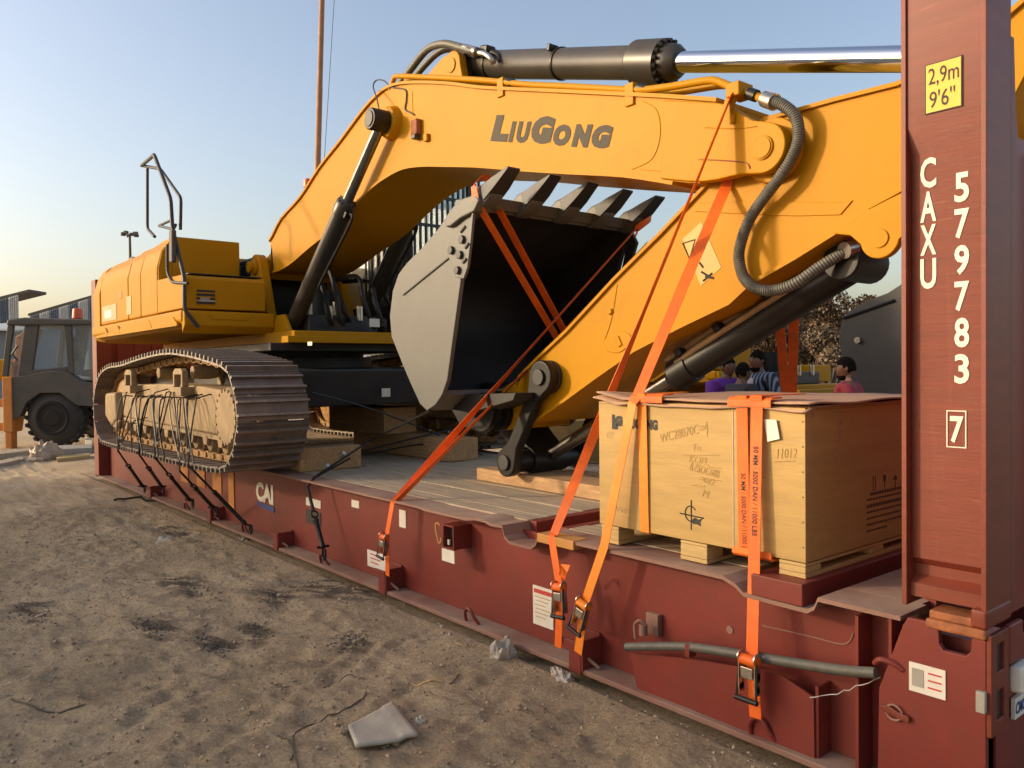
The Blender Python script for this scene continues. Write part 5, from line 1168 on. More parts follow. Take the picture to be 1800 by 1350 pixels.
# ------------------------------------------------------------------ straps
def buckle(par, c, d, side, s=1.0, m='orange'):
    """ratchet: two cheek plates, spool, handle; d: down the strap, side: across it"""
    c = Vector(c); d = Vector(d).normalized(); side = Vector(side); side = (side-d*side.dot(d)).normalized(); n = side.cross(d)
    if n.y > 0: n = -n
    Rm = Matrix((side, n, d)).transposed()
    g = G()
    for k in (-1, 1):
        for (u, r_) in ((-.062, .024), (.0, .017), (.045, .013)):
            g.cyl(c+side*k*.031*s+d*u*s+n*.012, c+side*k*.035*s+d*u*s+n*.012, r_*s, n=14)
        g.obox(c+side*k*.033*s+d*.0*s+n*.012, (.004*s, .034*s, .13*s), Rm)
    bk_ = g.obj('ratchet_buckle', 'steel', par)
    G().cyl(c-side*.036*s-d*.055*s+n*.014, c+side*.036*s-d*.055*s+n*.014, .019*s, n=16).obj('spool', m, bk_)
    G().obox(c+n*.028+d*(-.012)*s, (.048*s, .010, .040*s), Rm).obj('pawl_plate', 'steel', bk_, .003)
    g = G()
    for k in (-1, 1): g.tube([c+side*k*.037*s-d*.05*s+n*.02, c+side*k*.039*s+d*.03*s+n*.028, c+side*k*.040*s+d*.080*s+n*.034], .0042*s, 6)
    g.cyl(c-side*.045*s+d*.082*s+n*.034, c+side*.045*s+d*.082*s+n*.034, .0095*s, n=10); g.obj('buckle_handle', 'black', bk_)
    return bk_
def strap(label, pts, m='orange', wd=.05, wdirs=(1, 0, 0), bk_at=None, bpar=None, group=None, slack=True):
    o = root('ratchet_strap', label, 'strap', pts[-1], group)
    dl = wdirs if isinstance(wdirs, list) else [wdirs]*len(pts)
    P2, D2 = [], []
    for i in range(len(pts)-1):
        a, b = Vector(pts[i]), Vector(pts[i+1]); da, db = Vector(dl[i]), Vector(dl[i+1]); k = max(2, int((b-a).length/.12))
        for s in range(k): P2.append(a.lerp(b, s/k)); D2.append(da.lerp(db, s/k))
    P2.append(Vector(pts[-1])); D2.append(Vector(dl[-1]))
    G().ribbon(P2, wd, D2, .0035).obj('webbing', m, o)
    if bk_at is not None: buckle(o, *bk_at, m=m)
    return o
VD = (P(900, 600, Y=2)-CAMP).normalized()
# from the bucket's last tooth to the bracket
e0 = P(690, 884, Y=-.012); b0 = P(681, 1012, Y=-.02)
tgt = V(-3.14, 1.93, 2.62)
s1_ = strap('orange strap from the farthest bucket tooth down to the deck edge beside the white tag', [tgt, tgt.lerp(e0, .5), e0+V(0, .02, .008), e0, P(681, 935, Y=-.03), b0], 'orange', .05, [(-.60, .78, .0), (-.50, .82, .0), (.55, .75, 0), (1, 0, 0), (1, 0, 0), (1, 0, 0)], (P(677, 958, Y=-.035), b0-e0, (1, 0, 0), 1.0))
G().ribbon([tgt+V(.02, .05, -.14), (tgt+V(.02, .05, -.14)).lerp(e0, .5)+V(.03, 0, -.01), e0+V(.02, .02, .010)], .05, [(-.64, .76, 0), (-.6, .78, 0), (-.2, .9, 0)], .003).obj('webbing', 'orange', s1_)
G().ribbon(cat_rom([tgt+V(-.05, .09, .02), tgt+V(.02, .1, .06), tgt+V(.05, .02, .02), tgt+V(0, -.04, -.04), tgt+V(-.04, .0, -.08)], 5), .05, (.3, 0, 1), .003).obj('choker_loop', 'orange', s1_)
# the crossed pair over the bucket mouth
def farpt(pa, pb):
    best = None
    for i in range(1200):
        X = -9+i*.0075; v = V(X, 2.43, .665)-CAMP; z = v.dot(_f); px, py = 900+FPX*v.dot(CR)/z, 675-FPX*v.dot(CU)/z
        dx, dy = pb[0]-pa[0], pb[1]-pa[1]; e = abs((px-pa[0])*dy-(py-pa[1])*dx)
        if best is None or e < best[0]: best = (e, X)
    return V(best[1], 2.43, .665)
t1 = V(-3.16, .56, 2.74)
A1 = P(836, 352, Y=.42); A2 = P(868, 352, Y=.60)
for i, (st, pa, pb, lb) in enumerate(((V(A1.x, .42, A1.z), (838, 345), (990, 608), 'left orange strap of the crossed pair hanging over the bucket mouth'), (V(A2.x, .60, A2.z), (872, 352), (998, 590), 'right orange strap of the crossed pair hanging over the bucket mouth'))):
    fe = farpt(pa, pb)
    top = st+V(-.02, .0, .10) if i == 0 else st+V(-.03, -.02, .04)
    o = strap(lb, [top, st, fe, fe+V(0, .02, -.5)], 'orange', .058, [(1, 0, .2), (1, .1, .2), (1, .2, .3), (1, 0, 0)])
    if i == 0: G().ribbon(cat_rom([top, top+V(.03, .05, .06), top+V(-.02, .16, .04), A2+V(-.02, 0, .02)], 4), .055, (1, 0, .5), .003).obj('choker_loop', 'orange', o)
# straps over the boom tip down past the crate
ctop = P(1112, 708, Y=CY-.035)
lo1 = P(1016, 1148, Y=-.02); lo0 = P(981, 1138, Y=-.02)
Ap = V(P(1284, 172, Y=.80).x, .80, P(1284, 172, Y=.80).z); Apt = Ap+V(0, .03, .03)
e1 = V(-2.045, -.01, .66)
G0 = P(1050, 850, Y=.05)
strap('outer orange strap from the boom tip to the bracket left of the crate', [Apt, Ap, Ap.lerp(e1+V(0, .02, .01), .5), e1+V(0, .02, .01), e1, P(985, 1040, Y=-.025), lo0], 'orange', .05, [(-.45, .9, .12), (-.50, .87, .12), (-.35, .92, .08), (1, .3, 0), (1, 0, 0), (1, 0, 0), (1, 0, 0)], (P(987, 1052, Y=-.03), lo0-e1, (1, 0, 0), 1.05))
Bp = V(P(1277, 326, Y=.925).x, .925, P(1277, 326, Y=.925).z)
e2 = P(1062, 960, Y=-.015)
o = strap('amber orange strap crossing the crate front from the boom to the same bracket', [ctop+V(.015, .02, .02), ctop, e2, P(1028, 1060, Y=-.03), lo1], 'amber', .052, [(1, 0, 0), (1, 0, 0), (1, 0, 0), (1, 0, 0), (1, 0, 0)], (P(1024, 1080, Y=-.035), lo1-e2, (1, 0, 0), 1.05))
G().ribbon([Bp+V(.04, .003, .14), Bp, Bp.lerp(ctop, .5), ctop+V(.012, .015, .025), ctop+V(0, -.003, 0)], .060, [(.85, .5, 0), (.85, .5, 0), (.9, .4, 0), (1, .1, 0), (1, 0, 0)], .003).obj('webbing', 'orange', o)
G().ribbon([P(988, 1015, Y=-.03), P(992, 995, Y=-.05), P(1000, 1000, Y=-.06)], .04, (1, 0, .4), .003).obj('frayed_end', 'rag', bpy.data.objects['ratchet_strap.003'])
# straps round the crate
X1 = P(1132, 710, Y=CY).x
s_ = strap('amber strap wrapped round the left part of the crate', [V(X1, CY+.3, CZ1+.052), V(X1, CY-.022, CZ1+.050), V(X1, CY-.014, CZ1+.02), V(X1+.004, CY-.006, CZ0+.0), V(X1+.004, CY+.02, CZ0-.008), V(X1+.004, CY+.5, CZ0-.02)], 'amber', .052)
def protector(x, w_, z, par, m='orange'):
    g = G(); g.prism([(CY-.024, z-.018), (CY-.024, z+.010), (CY-.010, z+.022), (CY+.06, z+.024), (CY+.06, z+.018), (CY-.006, z+.016), (CY-.018, z+.006), (CY-.018, z-.018)], x-w_/2, x+w_/2, 'x'); return g.obj('edge_protector', m, par, .002)
protector(-1.46, .19, CZ1+.030, s_, 'orange')
X2 = P(1308, 800, Y=CY).x; X3 = P(1336, 800, Y=CY).x
pr_ = strap('orange strap with black print wrapped round the right part of the crate', [V(X2, CY+.3, CZ1+.052), V(X2, CY-.022, CZ1+.052), V(X2, CY-.014, CZ1+.02), V(X2+.005, CY-.008, CZ0+.0), V(X2+.005, CY+.02, CZ0-.008), V(X2, CY+.5, CZ0-.02)], 'orange', .054)
protector((X2+X3)/2, .205, CZ1+.026, pr_); 
G().prism([(CY-.014, CZ0+.018), (CY-.020, CZ0-.008), (CY-.006, CZ0-.02), (CY+.05, CZ0-.02), (CY+.05, CZ0-.012), (CY, CZ0-.010)], X2-.05, X3+.06, 'x').obj('edge_protector', 'rag', pr_, .002)
rg = P(1328, 1262, Y=-.03)
lg_ = strap('long orange strap with black print from the crate top down to the lashing ring', [V(X3, CY+.3, CZ1+.055), V(X3, CY-.028, CZ1+.055), V(X3, CY-.020, CZ1+.02), P(1326, 975, Y=.03), P(1322, 1150, Y=-.03), rg], 'orange', .054, (1, 0, 0), (P(1320, 1186, Y=-.04), V(0, 0, -1), (1, 0, 0), 1.12))
text('strap_print', '50 MM · 5000 DAN / 11000 LBS', (X2-.007, CY-.0135, P(1308, 832, Y=CY-.01).z), (0.01, .013, -1), (1, 0, .01), .34, .022, 'ink', pr_, .012)
sa, sb2 = V(X3, CY-.020, CZ1+.02), P(1326, 975, Y=.03); sv = (sb2-sa); t_s = .28
text('strap_print', '50 MM · 5000 DAN / 11000 LBS', sa+sv*t_s+V(-.011, -.003, 0), sv, (1, 0, sv.x/abs(sv.z)), .36, .022, 'ink', lg_, .012)
# paper tag hanging by the strap
q = P(1352, 738, Y=CY-.03); tgp = G().prism([(q.x-.035, q.z+.0), (q.x+.02, q.z+.0), (q.x+.035, q.z-.075), (q.x-.02, q.z-.09)], CY-.012, CY-.009).obj('paper_tag', 'paper', None)
tag(tgp, 'small white paper tag hanging on the crate front by the printed straps', 'tag')
G().box(q.x-.005, q.x+.005, CY-.0125, CY-.012, q.z-.07, q.z-.02).obj('tag_print', 'blue', lg_) if False else None
# far pair behind the arm
for i, (pa, pb, lb) in enumerate((((1368, 540), (1383, 720), 'left red orange strap of the pair behind the arm and above the crate'), ((1396, 540), (1392, 720), 'right red orange strap of the pair behind the arm and above the crate'))):
    a = P(pa[0], pa[1], Y=1.60); b_ = P(pb[0], pb[1]+60, Y=2.43); b_.z = .665
    b2 = P(pb[0], pb[1], Y=2.35)
    strap(lb, [a+V(0, -.05, .15), a, b2, V(b2.x+.02, 2.44, .66), V(b2.x+.02, 2.46, .2)], 'orange', .062, (1, 0, 0))

# ------------------------------------------------------------------ lashings of black rope with lever tensioners
def lash(label, bot, mid, tops, knot=True, dia=.013, lever=.5):
    o = root('lashing_chain', label, 'lashing', bot)
    bot, mid = Vector(bot), Vector(mid); d = (mid-bot).normalized(); L0_ = (mid-bot).length
    g = G(); c0, c1 = bot+d*L0_*.10, bot+d*L0_*lever
    q = d.to_track_quat('Z', 'Y').to_matrix()
    g.lathe(c0, c1, [(0, .012), (.02, .024), (.04, .018), ((c1-c0).length-.04, .018), ((c1-c0).length-.02, .024), ((c1-c0).length, .012)], 10)
    g.obj('turnbuckle', 'black', o)
    G().tube([c0+q @ V(-.05, 0, .02), c0+q @ V(.05, 0, .02)], .010, 8).obj('lever', 'black', o)
    G().tube(cat_rom([bot+V(-.02, -.01, .05), bot+V(-.025, -.012, .0), bot+V(.0, -.014, -.025), bot+V(.025, -.012, .0), bot+V(.02, -.01, .05)], 4)+[c0], .009, 8).obj('hook', 'black', o)
    g = G(); g.tube([c1+q @ V(math.cos(a)*.025, 0, math.sin(a)*.03+.03) for a in [i/12*6.283 for i in range(13)]], .008, 6); g.obj('shackle', 'black', o)
    G().tube([c1+d*.05, mid], dia*.8, 8).obj('rope', 'black', o)
    for tp in tops:
        tp = [Vector(t) for t in tp]; G().tube([mid]+tp, dia*.55, 6).obj('rope', 'black', o)
        if knot:
            c = mid.lerp(tp[0], .45); G().tube([c-V(0, 0, .014), c+V(0, 0, .014)], dia*1.15, 8).obj('rope_clip', 'steel', o)
    return o
YL = -.50
LS = [((256, 862), (207, 792), [(222, 690), (240, 690), (236, 740)], 'rearmost black lashing over the near track, nearest the far post'),
      ((289, 862), (244, 798), [(247, 700), (262, 700)], 'second black lashing from the far post, over the near track'),
      ((341, 888), (272, 804), [(292, 690), (272, 690), (300, 690)], 'middle black lashing over the near track'),
      ((382, 900), (316, 828), [(318, 700), (305, 690)], 'fourth black lashing from the far post, left of the orange glow plate'),
      ((443, 933), (331, 818), [(322, 700), (345, 700), (330, 700)], 'frontmost black lashing over the near track, ending beside the painted logo')]
for (bx_, by_), (mx_, my_), tps, lb in LS:
    bt = P(bx_, by_, Y=-.02); bt.z = max(.06, bt.z); md_ = P(mx_, my_, Y=YL)
    tl = []
    for tx_, ty_ in tps:
        t = P(tx_, ty_, Y=-.43); tl.append([P((mx_+tx_)/2+random.uniform(-3, 3), (my_+ty_)/2, Y=-.47), t, t+V(0, .2, .05)])
    lash(lb, bt, md_, tl, True, .013, .62)
for i in range(9):
    xa = 215+i*14+random.uniform(-5, 5); xb = xa+random.uniform(-22, 22)
    pa, pb = P(xa, 700+i*.6, Y=-.44), P(xb, 790+i*3.2, Y=-.49); md2 = pa.lerp(pb, .5)+V(random.uniform(-.05, .05), -.02, 0)
    w_ = G().tube(cat_rom([pa+V(0, .12, .02), pa, md2, pb], 4), random.choice((.006, .008, .010)), 6).obj('rope', 'black' if i % 4 else 'hose', None)
    tag(w_, 'one of the thin ropes hanging criss-cross over the near track frame', 'rope', 'loose ropes over the near track')
# lashing from the rail to bucket and frame
bt = P(572, 978, Y=-.02); md_ = P(540, 856, Y=-.02)
o = lash('black lashing hanging over the white sticker, its ropes running to bucket and track frame', bt, md_, [[V(md_.x, .03, .675), P(650, 775, Y=.7), P(756, 722, Y=.46)], [V(md_.x, .05, .68), P(640, 792, Y=.9), P(762, 762, Y=1.6), P(850, 745, Y=2.2)]], False, .016, .55)
for a in (P(600, 800, Y=.4), P(572, 822, Y=.25)): G().tube([a-V(.02, 0, .012), a+V(.03, .01, .02)], .020, 8).obj('rope_clip', 'steel', o)
w1 = G().tube(cat_rom([P(548, 690, Y=.2), P(640, 715, Y=.8), P(740, 752, Y=1.5), P(860, 805, Y=2.2)], 6), .008, 6).obj('wire_rope', 'black', None)
tag(w1, 'thin black wire rope running from the track past the bucket tip to the far rail', 'rope')
w2 = G().tube(cat_rom([P(640, 800, Y=.95), P(760, 780, Y=1.6), P(900, 800, Y=2.1), P(1052, 815, Y=2.35)], 6), .008, 6).obj('wire_rope', 'black', None)
tag(w2, 'slack black wire rope lying low over the deck behind the arm linkage', 'rope')

# ------------------------------------------------------------------ timbers on the deck
def beam(label, x0, x1, y0, y1, z0, z1, rz=0, m='timber'):
    o = G().box(-(x1-x0)/2, (x1-x0)/2, -(y1-y0)/2, (y1-y0)/2, 0, z1-z0).obj('timber', m, None, .008, local=True)
    o.location = ((x0+x1)/2, (y0+y1)/2, z0); o.rotation_euler = (0, 0, rad(rz)); return tag(o, label, 'timber', 'timbers wedged on the deck')
beam('short square timber wedged against the front of the near track', -5.62, -5.40, .17, .74, .66, .86, -2)
beam('long square timber lying lengthwise on the deck behind the bucket tip', -7.0, -5.15, 1.52, 1.86, .66, .87)
beam('upright end of timber stacked under the middle of the car body', -7.2, -6.1, 1.35, 1.75, .872, 1.14, 3)
beam('long pale timber lying under the arm linkage', -4.0, -1.95, .96, 1.24, .66, .755, -1)
beam('thin timber lying under the pin of the arm linkage', -3.75, -3.2, 1.27, 1.5, .66, .745, 8)
# ------------------------------------------------------------------ second machine on the ground behind
EX2 = root('excavator', 'second dark crawler excavator without its boom, parked behind the group of men', 'excavator', (-7.65+1.35, 1.22+6.6, 0))
skip = ('boom', 'stick', 'bucket', 'cylinder', 'link', 'cab', 'beacon', 'boss', 'handrail', 'folded', 'faded', 'label', 'hydraulic', 'plate_tag', 'stick_')
keep = [c for c in EX.children if not any(c.name.startswith(s) or s in c.name for s in skip)]
for c in keep: copy_tree(c, EX2)
# big loose bucket behind
bpx = [(1583, 500), (1560, 515), (1520, 530), (1492, 548), (1478, 572), (1474, 600), (1480, 632), (1492, 660), (1505, 690), (1530, 740), (1600, 760), (1720, 740), (1740, 520), (1660, 480)]
lb_o = root('loader_bucket', 'big dark grey bucket with a sunlit corner, behind the man in red', 'bucket', (P(1580, 740, Y=6.2).x, 6.6, 0))
pp = [PX(a, b, 6.2) for a, b in bpx]; lowz = min(p[1] for p in pp)
G().prism(pp, 6.2, 6.24).obj('bucket_side', 'dark', lb_o, .01)
G().prism([pp[i] for i in range(0, 11)]+[(pp[10][0]-.03, pp[10][1]+.06)]+[(p[0]+.05, p[1]-.03) for p in pp[0:10]][::-1], 6.24, 7.6).obj('bucket_shell', 'dark', lb_o)
a, b_ = P(1480, 560, Y=6.19), P(1572, 528, Y=6.19); G().tube([a, b_], .018, 6).obj('wear_bar', 'black', lb_o)
q = P(1508, 598, Y=6.18); G().cyl((q.x, 6.16, q.z), (q.x, 6.2, q.z), .035, n=12).obj('pin_end', 'steel', lb_o)
G().box(pp[9][0], pp[9][0]+.5, 6.2, 7.5, 0, pp[9][1]+.15).obj('bucket_foot', 'dark', lb_o)
# pale crate behind the linkage
q = P(965, 790, Y=5.0)
pcr = root('plywood_crate', 'pale plywood box on the ground, seen through the gap behind the arm linkage', 'crate', (q.x, 5.2, 0))
G().box(q.x-.5, q.x+.4, 5.0, 5.7, .10, q.z+.42).obj('box_body', 'ply', pcr, .005)
for yb in (5.02, 5.58): G().box(q.x-.5, q.x+.4, yb, yb+.1, 0, .10).obj('pallet_board', 'pine', pcr, .004)

# ------------------------------------------------------------------ people
def person(label, px_, pyhead, Y, height, face, shirt, vest=None, beard=True, arm=0.):
    """face: direction the figure looks, degrees from +X"""
    q = P(px_, pyhead, Y=Y); k = height/1.75
    o = root('person', label, 'person', (q.x, Y, 0))
    Rz = Matrix.Rotation(rad(face), 3, 'Z')      # figure's forward = +X before turning
    def W(f, s, z): return Vector((q.x, Y, 0))+Rz @ V(f*k, s*k*(1.13 if z < 1.5 else 1), z*k)
    def skin(name, verts, edges, radii, m, sub=2):
        me = bpy.data.meshes.new(name); o0 = ORG[o.name]
        me.from_pydata([tuple(W(*v)-o0) for v in verts], edges, []); ob = bpy.data.objects.new(name, me); COL.objects.link(ob); ob.parent = o
        md = ob.modifiers.new('s', 'SKIN'); md.use_smooth_shade = True
        for i, r_ in enumerate(radii):
            sv = me.skin_vertices[0].data[i]; sv.radius = (r_[0]*k, r_[1]*k) if isinstance(r_, tuple) else (r_*k, r_*k); sv.use_root = (i == 0)
        ob.modifiers.new('d', 'SUBSURF').levels = sub; ob.modifiers['d'].render_levels = sub
        me.materials.append(M[m]); return ob
    # one continuous body
    vs = [(0, 0, .95), (0, 0, 1.15), (0, 0, 1.36), (0, 0, 1.47), (.01, 0, 1.53), (.02, 0, 1.60),
          (0, .17, 1.42), (.0, .22, 1.16), (.08, .22, .94), (.12, .21, .86), (0, -.17, 1.42), (.0, -.22, 1.16), (.08, -.22, .94), (.12, -.21, .86),
          (0, .09, .86), (.01, .10, .48), (-.01, .11, .08), (.12, .13, .03), (0, -.09, .86), (.01, -.10, .48), (-.01, -.11, .08), (.12, -.13, .03)]
    ed = [(0, 1), (1, 2), (2, 3), (3, 4), (4, 5), (2, 6), (6, 7), (7, 8), (8, 9), (2, 10), (10, 11), (11, 12), (12, 13), (0, 14), (14, 15), (15, 16), (16, 17), (0, 18), (18, 19), (19, 20), (20, 21)]
    rr = [.13, .12, .13, .06, .053, .06, .06, .045, .036, .028, .06, .045, .036, .028, .085, .06, .042, .035, .085, .06, .042, .035]
    body = skin('body', vs, ed, rr, 'skin')
    # head with face, ears
    hc = W(.03, 0, 1.605)
    def hp(f, s, z): return W(.03+f, s, 1.605+z)
    g = G(); res = bmesh.ops.create_icosphere(g.b, subdivisions=3, radius=1)
    for v in res['verts']:
        c = v.co.copy(); f, s, z = c.x*.095, c.y*.075, c.z*.115
        if z < 0: s *= 1-.25*(-c.z); f *= 1-.10*(-c.z)
        if c.x > .3: f += .004
        f += .022*math.exp(-((c.y/.17)**2+((c.z+.08)/.22)**2))*(c.x > 0)       # nose
        f -= .010*math.exp(-(((abs(c.y)-.34)/.16)**2+((c.z-.10)/.13)**2))*(c.x > 0)  # eye sockets
        f += .008*math.exp(-((c.y/.3)**2+((c.z+.52)/.12)**2))*(c.x > 0)
        v.co = hp(f, s, z)
    hd = g.obj('head', 'skin', o, ang=180)
    g = G()
    for s in (-1, 1): g.ball(hp(.081, s*.030, .012), .008*k, 2)
    g.obj('eyes', 'concrete', hd)
    g = G()
    for s in (-1, 1): g.ball(hp(.0905, s*.030, .012), .0045*k, 1); g.tube([hp(.090, s*.018, .030), hp(.084, s*.045, .032)], .004*k, 5)
    g.obj('brows', 'hair', hd)
    g = G()
    for s in (-1, 1): g.ball(hp(-.005, s*.076, 0), .022*k, 2, (.8, .45, 1.3))
    g.obj('ears', 'skin', hd)
    G().tube([hp(.094, -.02, -.060), hp(.098, 0, -.058), hp(.094, .02, -.060)], .005*k, 6).obj('mouth', 'rust', hd)
    g = G(); res = bmesh.ops.create_icosphere(g.b, subdivisions=3, radius=1); dl = []
    for v in res['verts']:
        c = v.co.copy(); nzv = noise.noise(c*6+Vector((px_, 0, 0)))*.012
        lim = .22 if c.x > .35 else (-.15 if c.x > -.1 else -.45)
        rr_ = 1.0 if c.z > lim else .82
        v.co = hp((c.x*.100-.006+nzv)*rr_, (c.y*.081+nzv)*rr_, ((c.z*.118)+.018+nzv)*(1 if c.z > lim else .9))
    g.obj('hair', 'hair', o, ang=180)
    if beard:
        g = G(); res = bmesh.ops.create_icosphere(g.b, subdivisions=3, radius=1)
        for v in res['verts']:
            c = v.co; s_2 = .060+.006*noise.noise(c*8); v.co = hp(c.x*.055+.035, c.y*s_2, c.z*.040-.082) if c.z < .4 else hp(c.x*.04+.02, c.y*.05, -.075)
        g.obj('beard', 'hair', o, ang=180)
    # shirt with sleeves, trousers, shoes
    vs = [(0, 0, .93), (0, 0, 1.15), (.0, 0, 1.34), (0, 0, 1.445), (0, .155, 1.42), (.0, .235, 1.22), (.03, .24, 1.10), (0, -.155, 1.42), (.0, -.225, 1.22), (.03, -.23, 1.10)]
    ed = [(0, 1), (1, 2), (2, 3), (3, 4), (4, 5), (5, 6), (3, 7), (7, 8), (8, 9)]
    skin('shirt', vs, ed, [(.15, .17), (.14, .155), (.15, .19), (.09, .10), .085, .068, .062, .085, .068, .062], shirt)
    if vest: 
        vs = [(.13, 0, 1.0), (.14, 0, 1.2), (.135, 0, 1.34), (.09, 0, 1.43)]
        skin('inner_shirt', vs, [(0, 1), (1, 2), (2, 3)], [(.09, .09), (.09, .09), (.085, .08), (.05, .05)], vest)
    vs = [(0, 0, .98), (0, .09, .86), (.01, .10, .48), (-.01, .11, .10), (0, -.09, .86), (.01, -.10, .48), (-.01, -.11, .10)]
    skin('trousers', vs, [(0, 1), (1, 2), (2, 3), (0, 4), (4, 5), (5, 6)], [(.14, .15), .10, .08, .07, .10, .08, .07], 'trouser')
    for s in (-1, 1): G().ball(W(.06, s*.12, .045), .13*k, 2, (1, .42, .36)).obj('shoe', 'darkcloth', o)
    # hands: palm, four fingers, thumb
    for s in (-1, 1):
        g = G(); b0 = W(.125, s*.21, .84)
        fd_ = (Rz @ V(.35, 0, -1)).normalized(); sd_ = Rz @ V(.0, 1, 0); nd_ = fd_.cross(sd_)
        g.ball(b0+fd_*.035*k, .042*k, 2, (1, .55, 1))
        for i_, ln in enumerate((.062, .074, .070, .054)):
            a = b0+fd_*.06*k+nd_*(i_-1.5)*.017*k; g.tube([a, a+fd_*ln*.5*k, a+(fd_*ln-sd_*s*.02)*k], .0075*k, 6)
        a = b0+fd_*.02*k-nd_*.03*k; g.tube([a, a+(fd_*.03-nd_*.025)*k, a+(fd_*.055-nd_*.028)*k], .009*k, 6); g.obj('hand', 'skin', o)
    return o
person('man with short black hair in a purple shirt, standing under the raised arm', 1278, 650, 5.0, 1.65, -20, 'purple', None, False)
person('man seen from behind in a dark top, between the purple shirt and the striped shirt', 1303, 655, 4.7, 1.58, 75, 'darkcloth', None, False)
person('bearded man in an open striped shirt over a white top, facing the yard', 1334, 640, 5.1, 1.72, -100, 'stripe', 'pinkwhite', True)
person('bearded man in a red shirt smiling towards the others, before the big grey bucket', 1492, 650, 4.8, 1.62, -150, 'pinkred', None, True)

# ------------------------------------------------------------------ backhoe loader far left
BH = P(105, 785, Z=0); fwdh = Vector((_f.x, _f.y, 0)).normalized(); rgt = Vector((_r.x, _r.y, 0)).normalized()
TL_ = root('backhoe_loader', 'grey cabbed backhoe loader with big black wheel and orange stabiliser leg, at the left', 'backhoe loader', BH)
RB = Matrix(((rgt.x, fwdh.x, 0), (rgt.y, fwdh.y, 0), (0, 0, 1)))
KS = (BH-CAMP).dot(_f)/FPX
class LG(G):
    pass
def lobj(g, name, m, par, bevel=0., kind=None, ang=38):
    for v in g.b.verts: v.co = RB @ v.co
    return g.obj(name, m, par, bevel, local=True, kind=kind, ang=ang)
def lp(px_, py_): return ((px_-105)*KS, (785-py_)*KS)
def lprism(pts, y0, y1, name, m, par=TL_, bevel=.01): return lobj(G().prism([lp(*p) for p in pts], y0, y1), name, m, par, bevel)
r_w = 51*KS
def wheel(cxp, y0, y1, r):
    g = G(); g.lathe((cxp, y0, r), (cxp, y1, r), [(0, r*.5), (.0, r*.62), (.06, r*.88), (.12, r*.965), ((y1-y0)-.12, r*.965), ((y1-y0)-.06, r*.88), (y1-y0, r*.62), (y1-y0, r*.5)], 36)
    w_ = lobj(g, 'wheel', 'tyre', TL_)
    g = G()
    for k_ in range(22):
        a = k_/22*6.283
        for sd2, ya, yb2 in ((1, y0+.04, (y0+y1)/2), (-1, (y0+y1)/2, y1-.04)):
            a2 = a+(.14 if sd2 < 0 else 0); c = Vector((cxp+math.cos(a2)*r*.965, (ya+yb2)/2, r+math.sin(a2)*r*.965))
            g.obox(c, (.05, yb2-ya, .07), Matrix.Rotation(-a2, 3, 'Y') @ Matrix.Rotation(.35*sd2, 3, 'X'))
    lobj(g, 'tread', 'tyre', w_)
    g = G(); g.lathe((cxp, y0-.03, r), (cxp, y0+.30, r), [(0, r*.20), (.0, r*.24), (.02, r*.27), (.025, r*.46), (.0, r*.50), (.0, r*.55), (.03, r*.58), (.2, r*.5)], 30); lobj(g, 'rim', 'black', w_)
wheel(0, -.25, .2, r_w); wheel(0, 1.6, 2.05, r_w); wheel(2.2, -.1, .25, r_w*.7); wheel(2.2, 1.7, 2.05, r_w*.7)
lprism([(28, 572), (30, 562), (60, 559), (130, 562), (240, 566), (240, 574)], -.25, 1.9, 'cab_roof', 'cabgrey', bevel=.03)
lprism([(38, 660), (60, 660), (100, 652), (135, 655), (160, 672), (240, 680), (240, 720), (150, 712), (120, 690), (85, 690), (62, 706), (50, 730), (38, 735)], -.28, -.1, 'fender', 'cabgrey')
lprism([(38, 665), (240, 672), (240, 740), (60, 745), (40, 735)], .2, 1.6, 'chassis', 'dark')
# cab posts and doors
for pts in ([(28, 572), (38, 572), (26, 660), (16, 660)], [(58, 572), (82, 572), (68, 660), (44, 660)], [(126, 568), (138, 568), (142, 668), (132, 668)], [(68, 650), (130, 645), (130, 668), (66, 662)], [(225, 568), (240, 568), (240, 680), (232, 680)]):
    for y0 in (-.2, 1.75): lprism(pts, y0, y0+.07, 'cab_post', 'cabgrey')
lprism([(40, 572), (58, 572), (46, 660), (24, 660)], -.17, -.155, 'side_window', 'glass', bevel=0)
lprism([(82, 572), (126, 570), (131, 650), (68, 656)], -.17, -.155, 'door_window', 'glass', bevel=0)
lprism([(138, 570), (225, 572), (232, 668), (142, 664)], -.17, -.155, 'front_window', 'glass', bevel=0)
lprism([(60, 575), (82, 575), (78, 610), (60, 640)], 1.8, 1.83, 'rear_window', 'glass', bevel=0)
lprism([(98, 590), (118, 592), (120, 632), (97, 634)], .5, .8, 'seat', 'leafpale', bevel=.05)
lobj(G().cyl((lp(132, 560)[0], .2, lp(132, 560)[1]), (lp(132, 560)[0], .2, lp(132, 560)[1]+.22), .11, .09, n=16), 'beacon', 'beacon', TL_, .02)
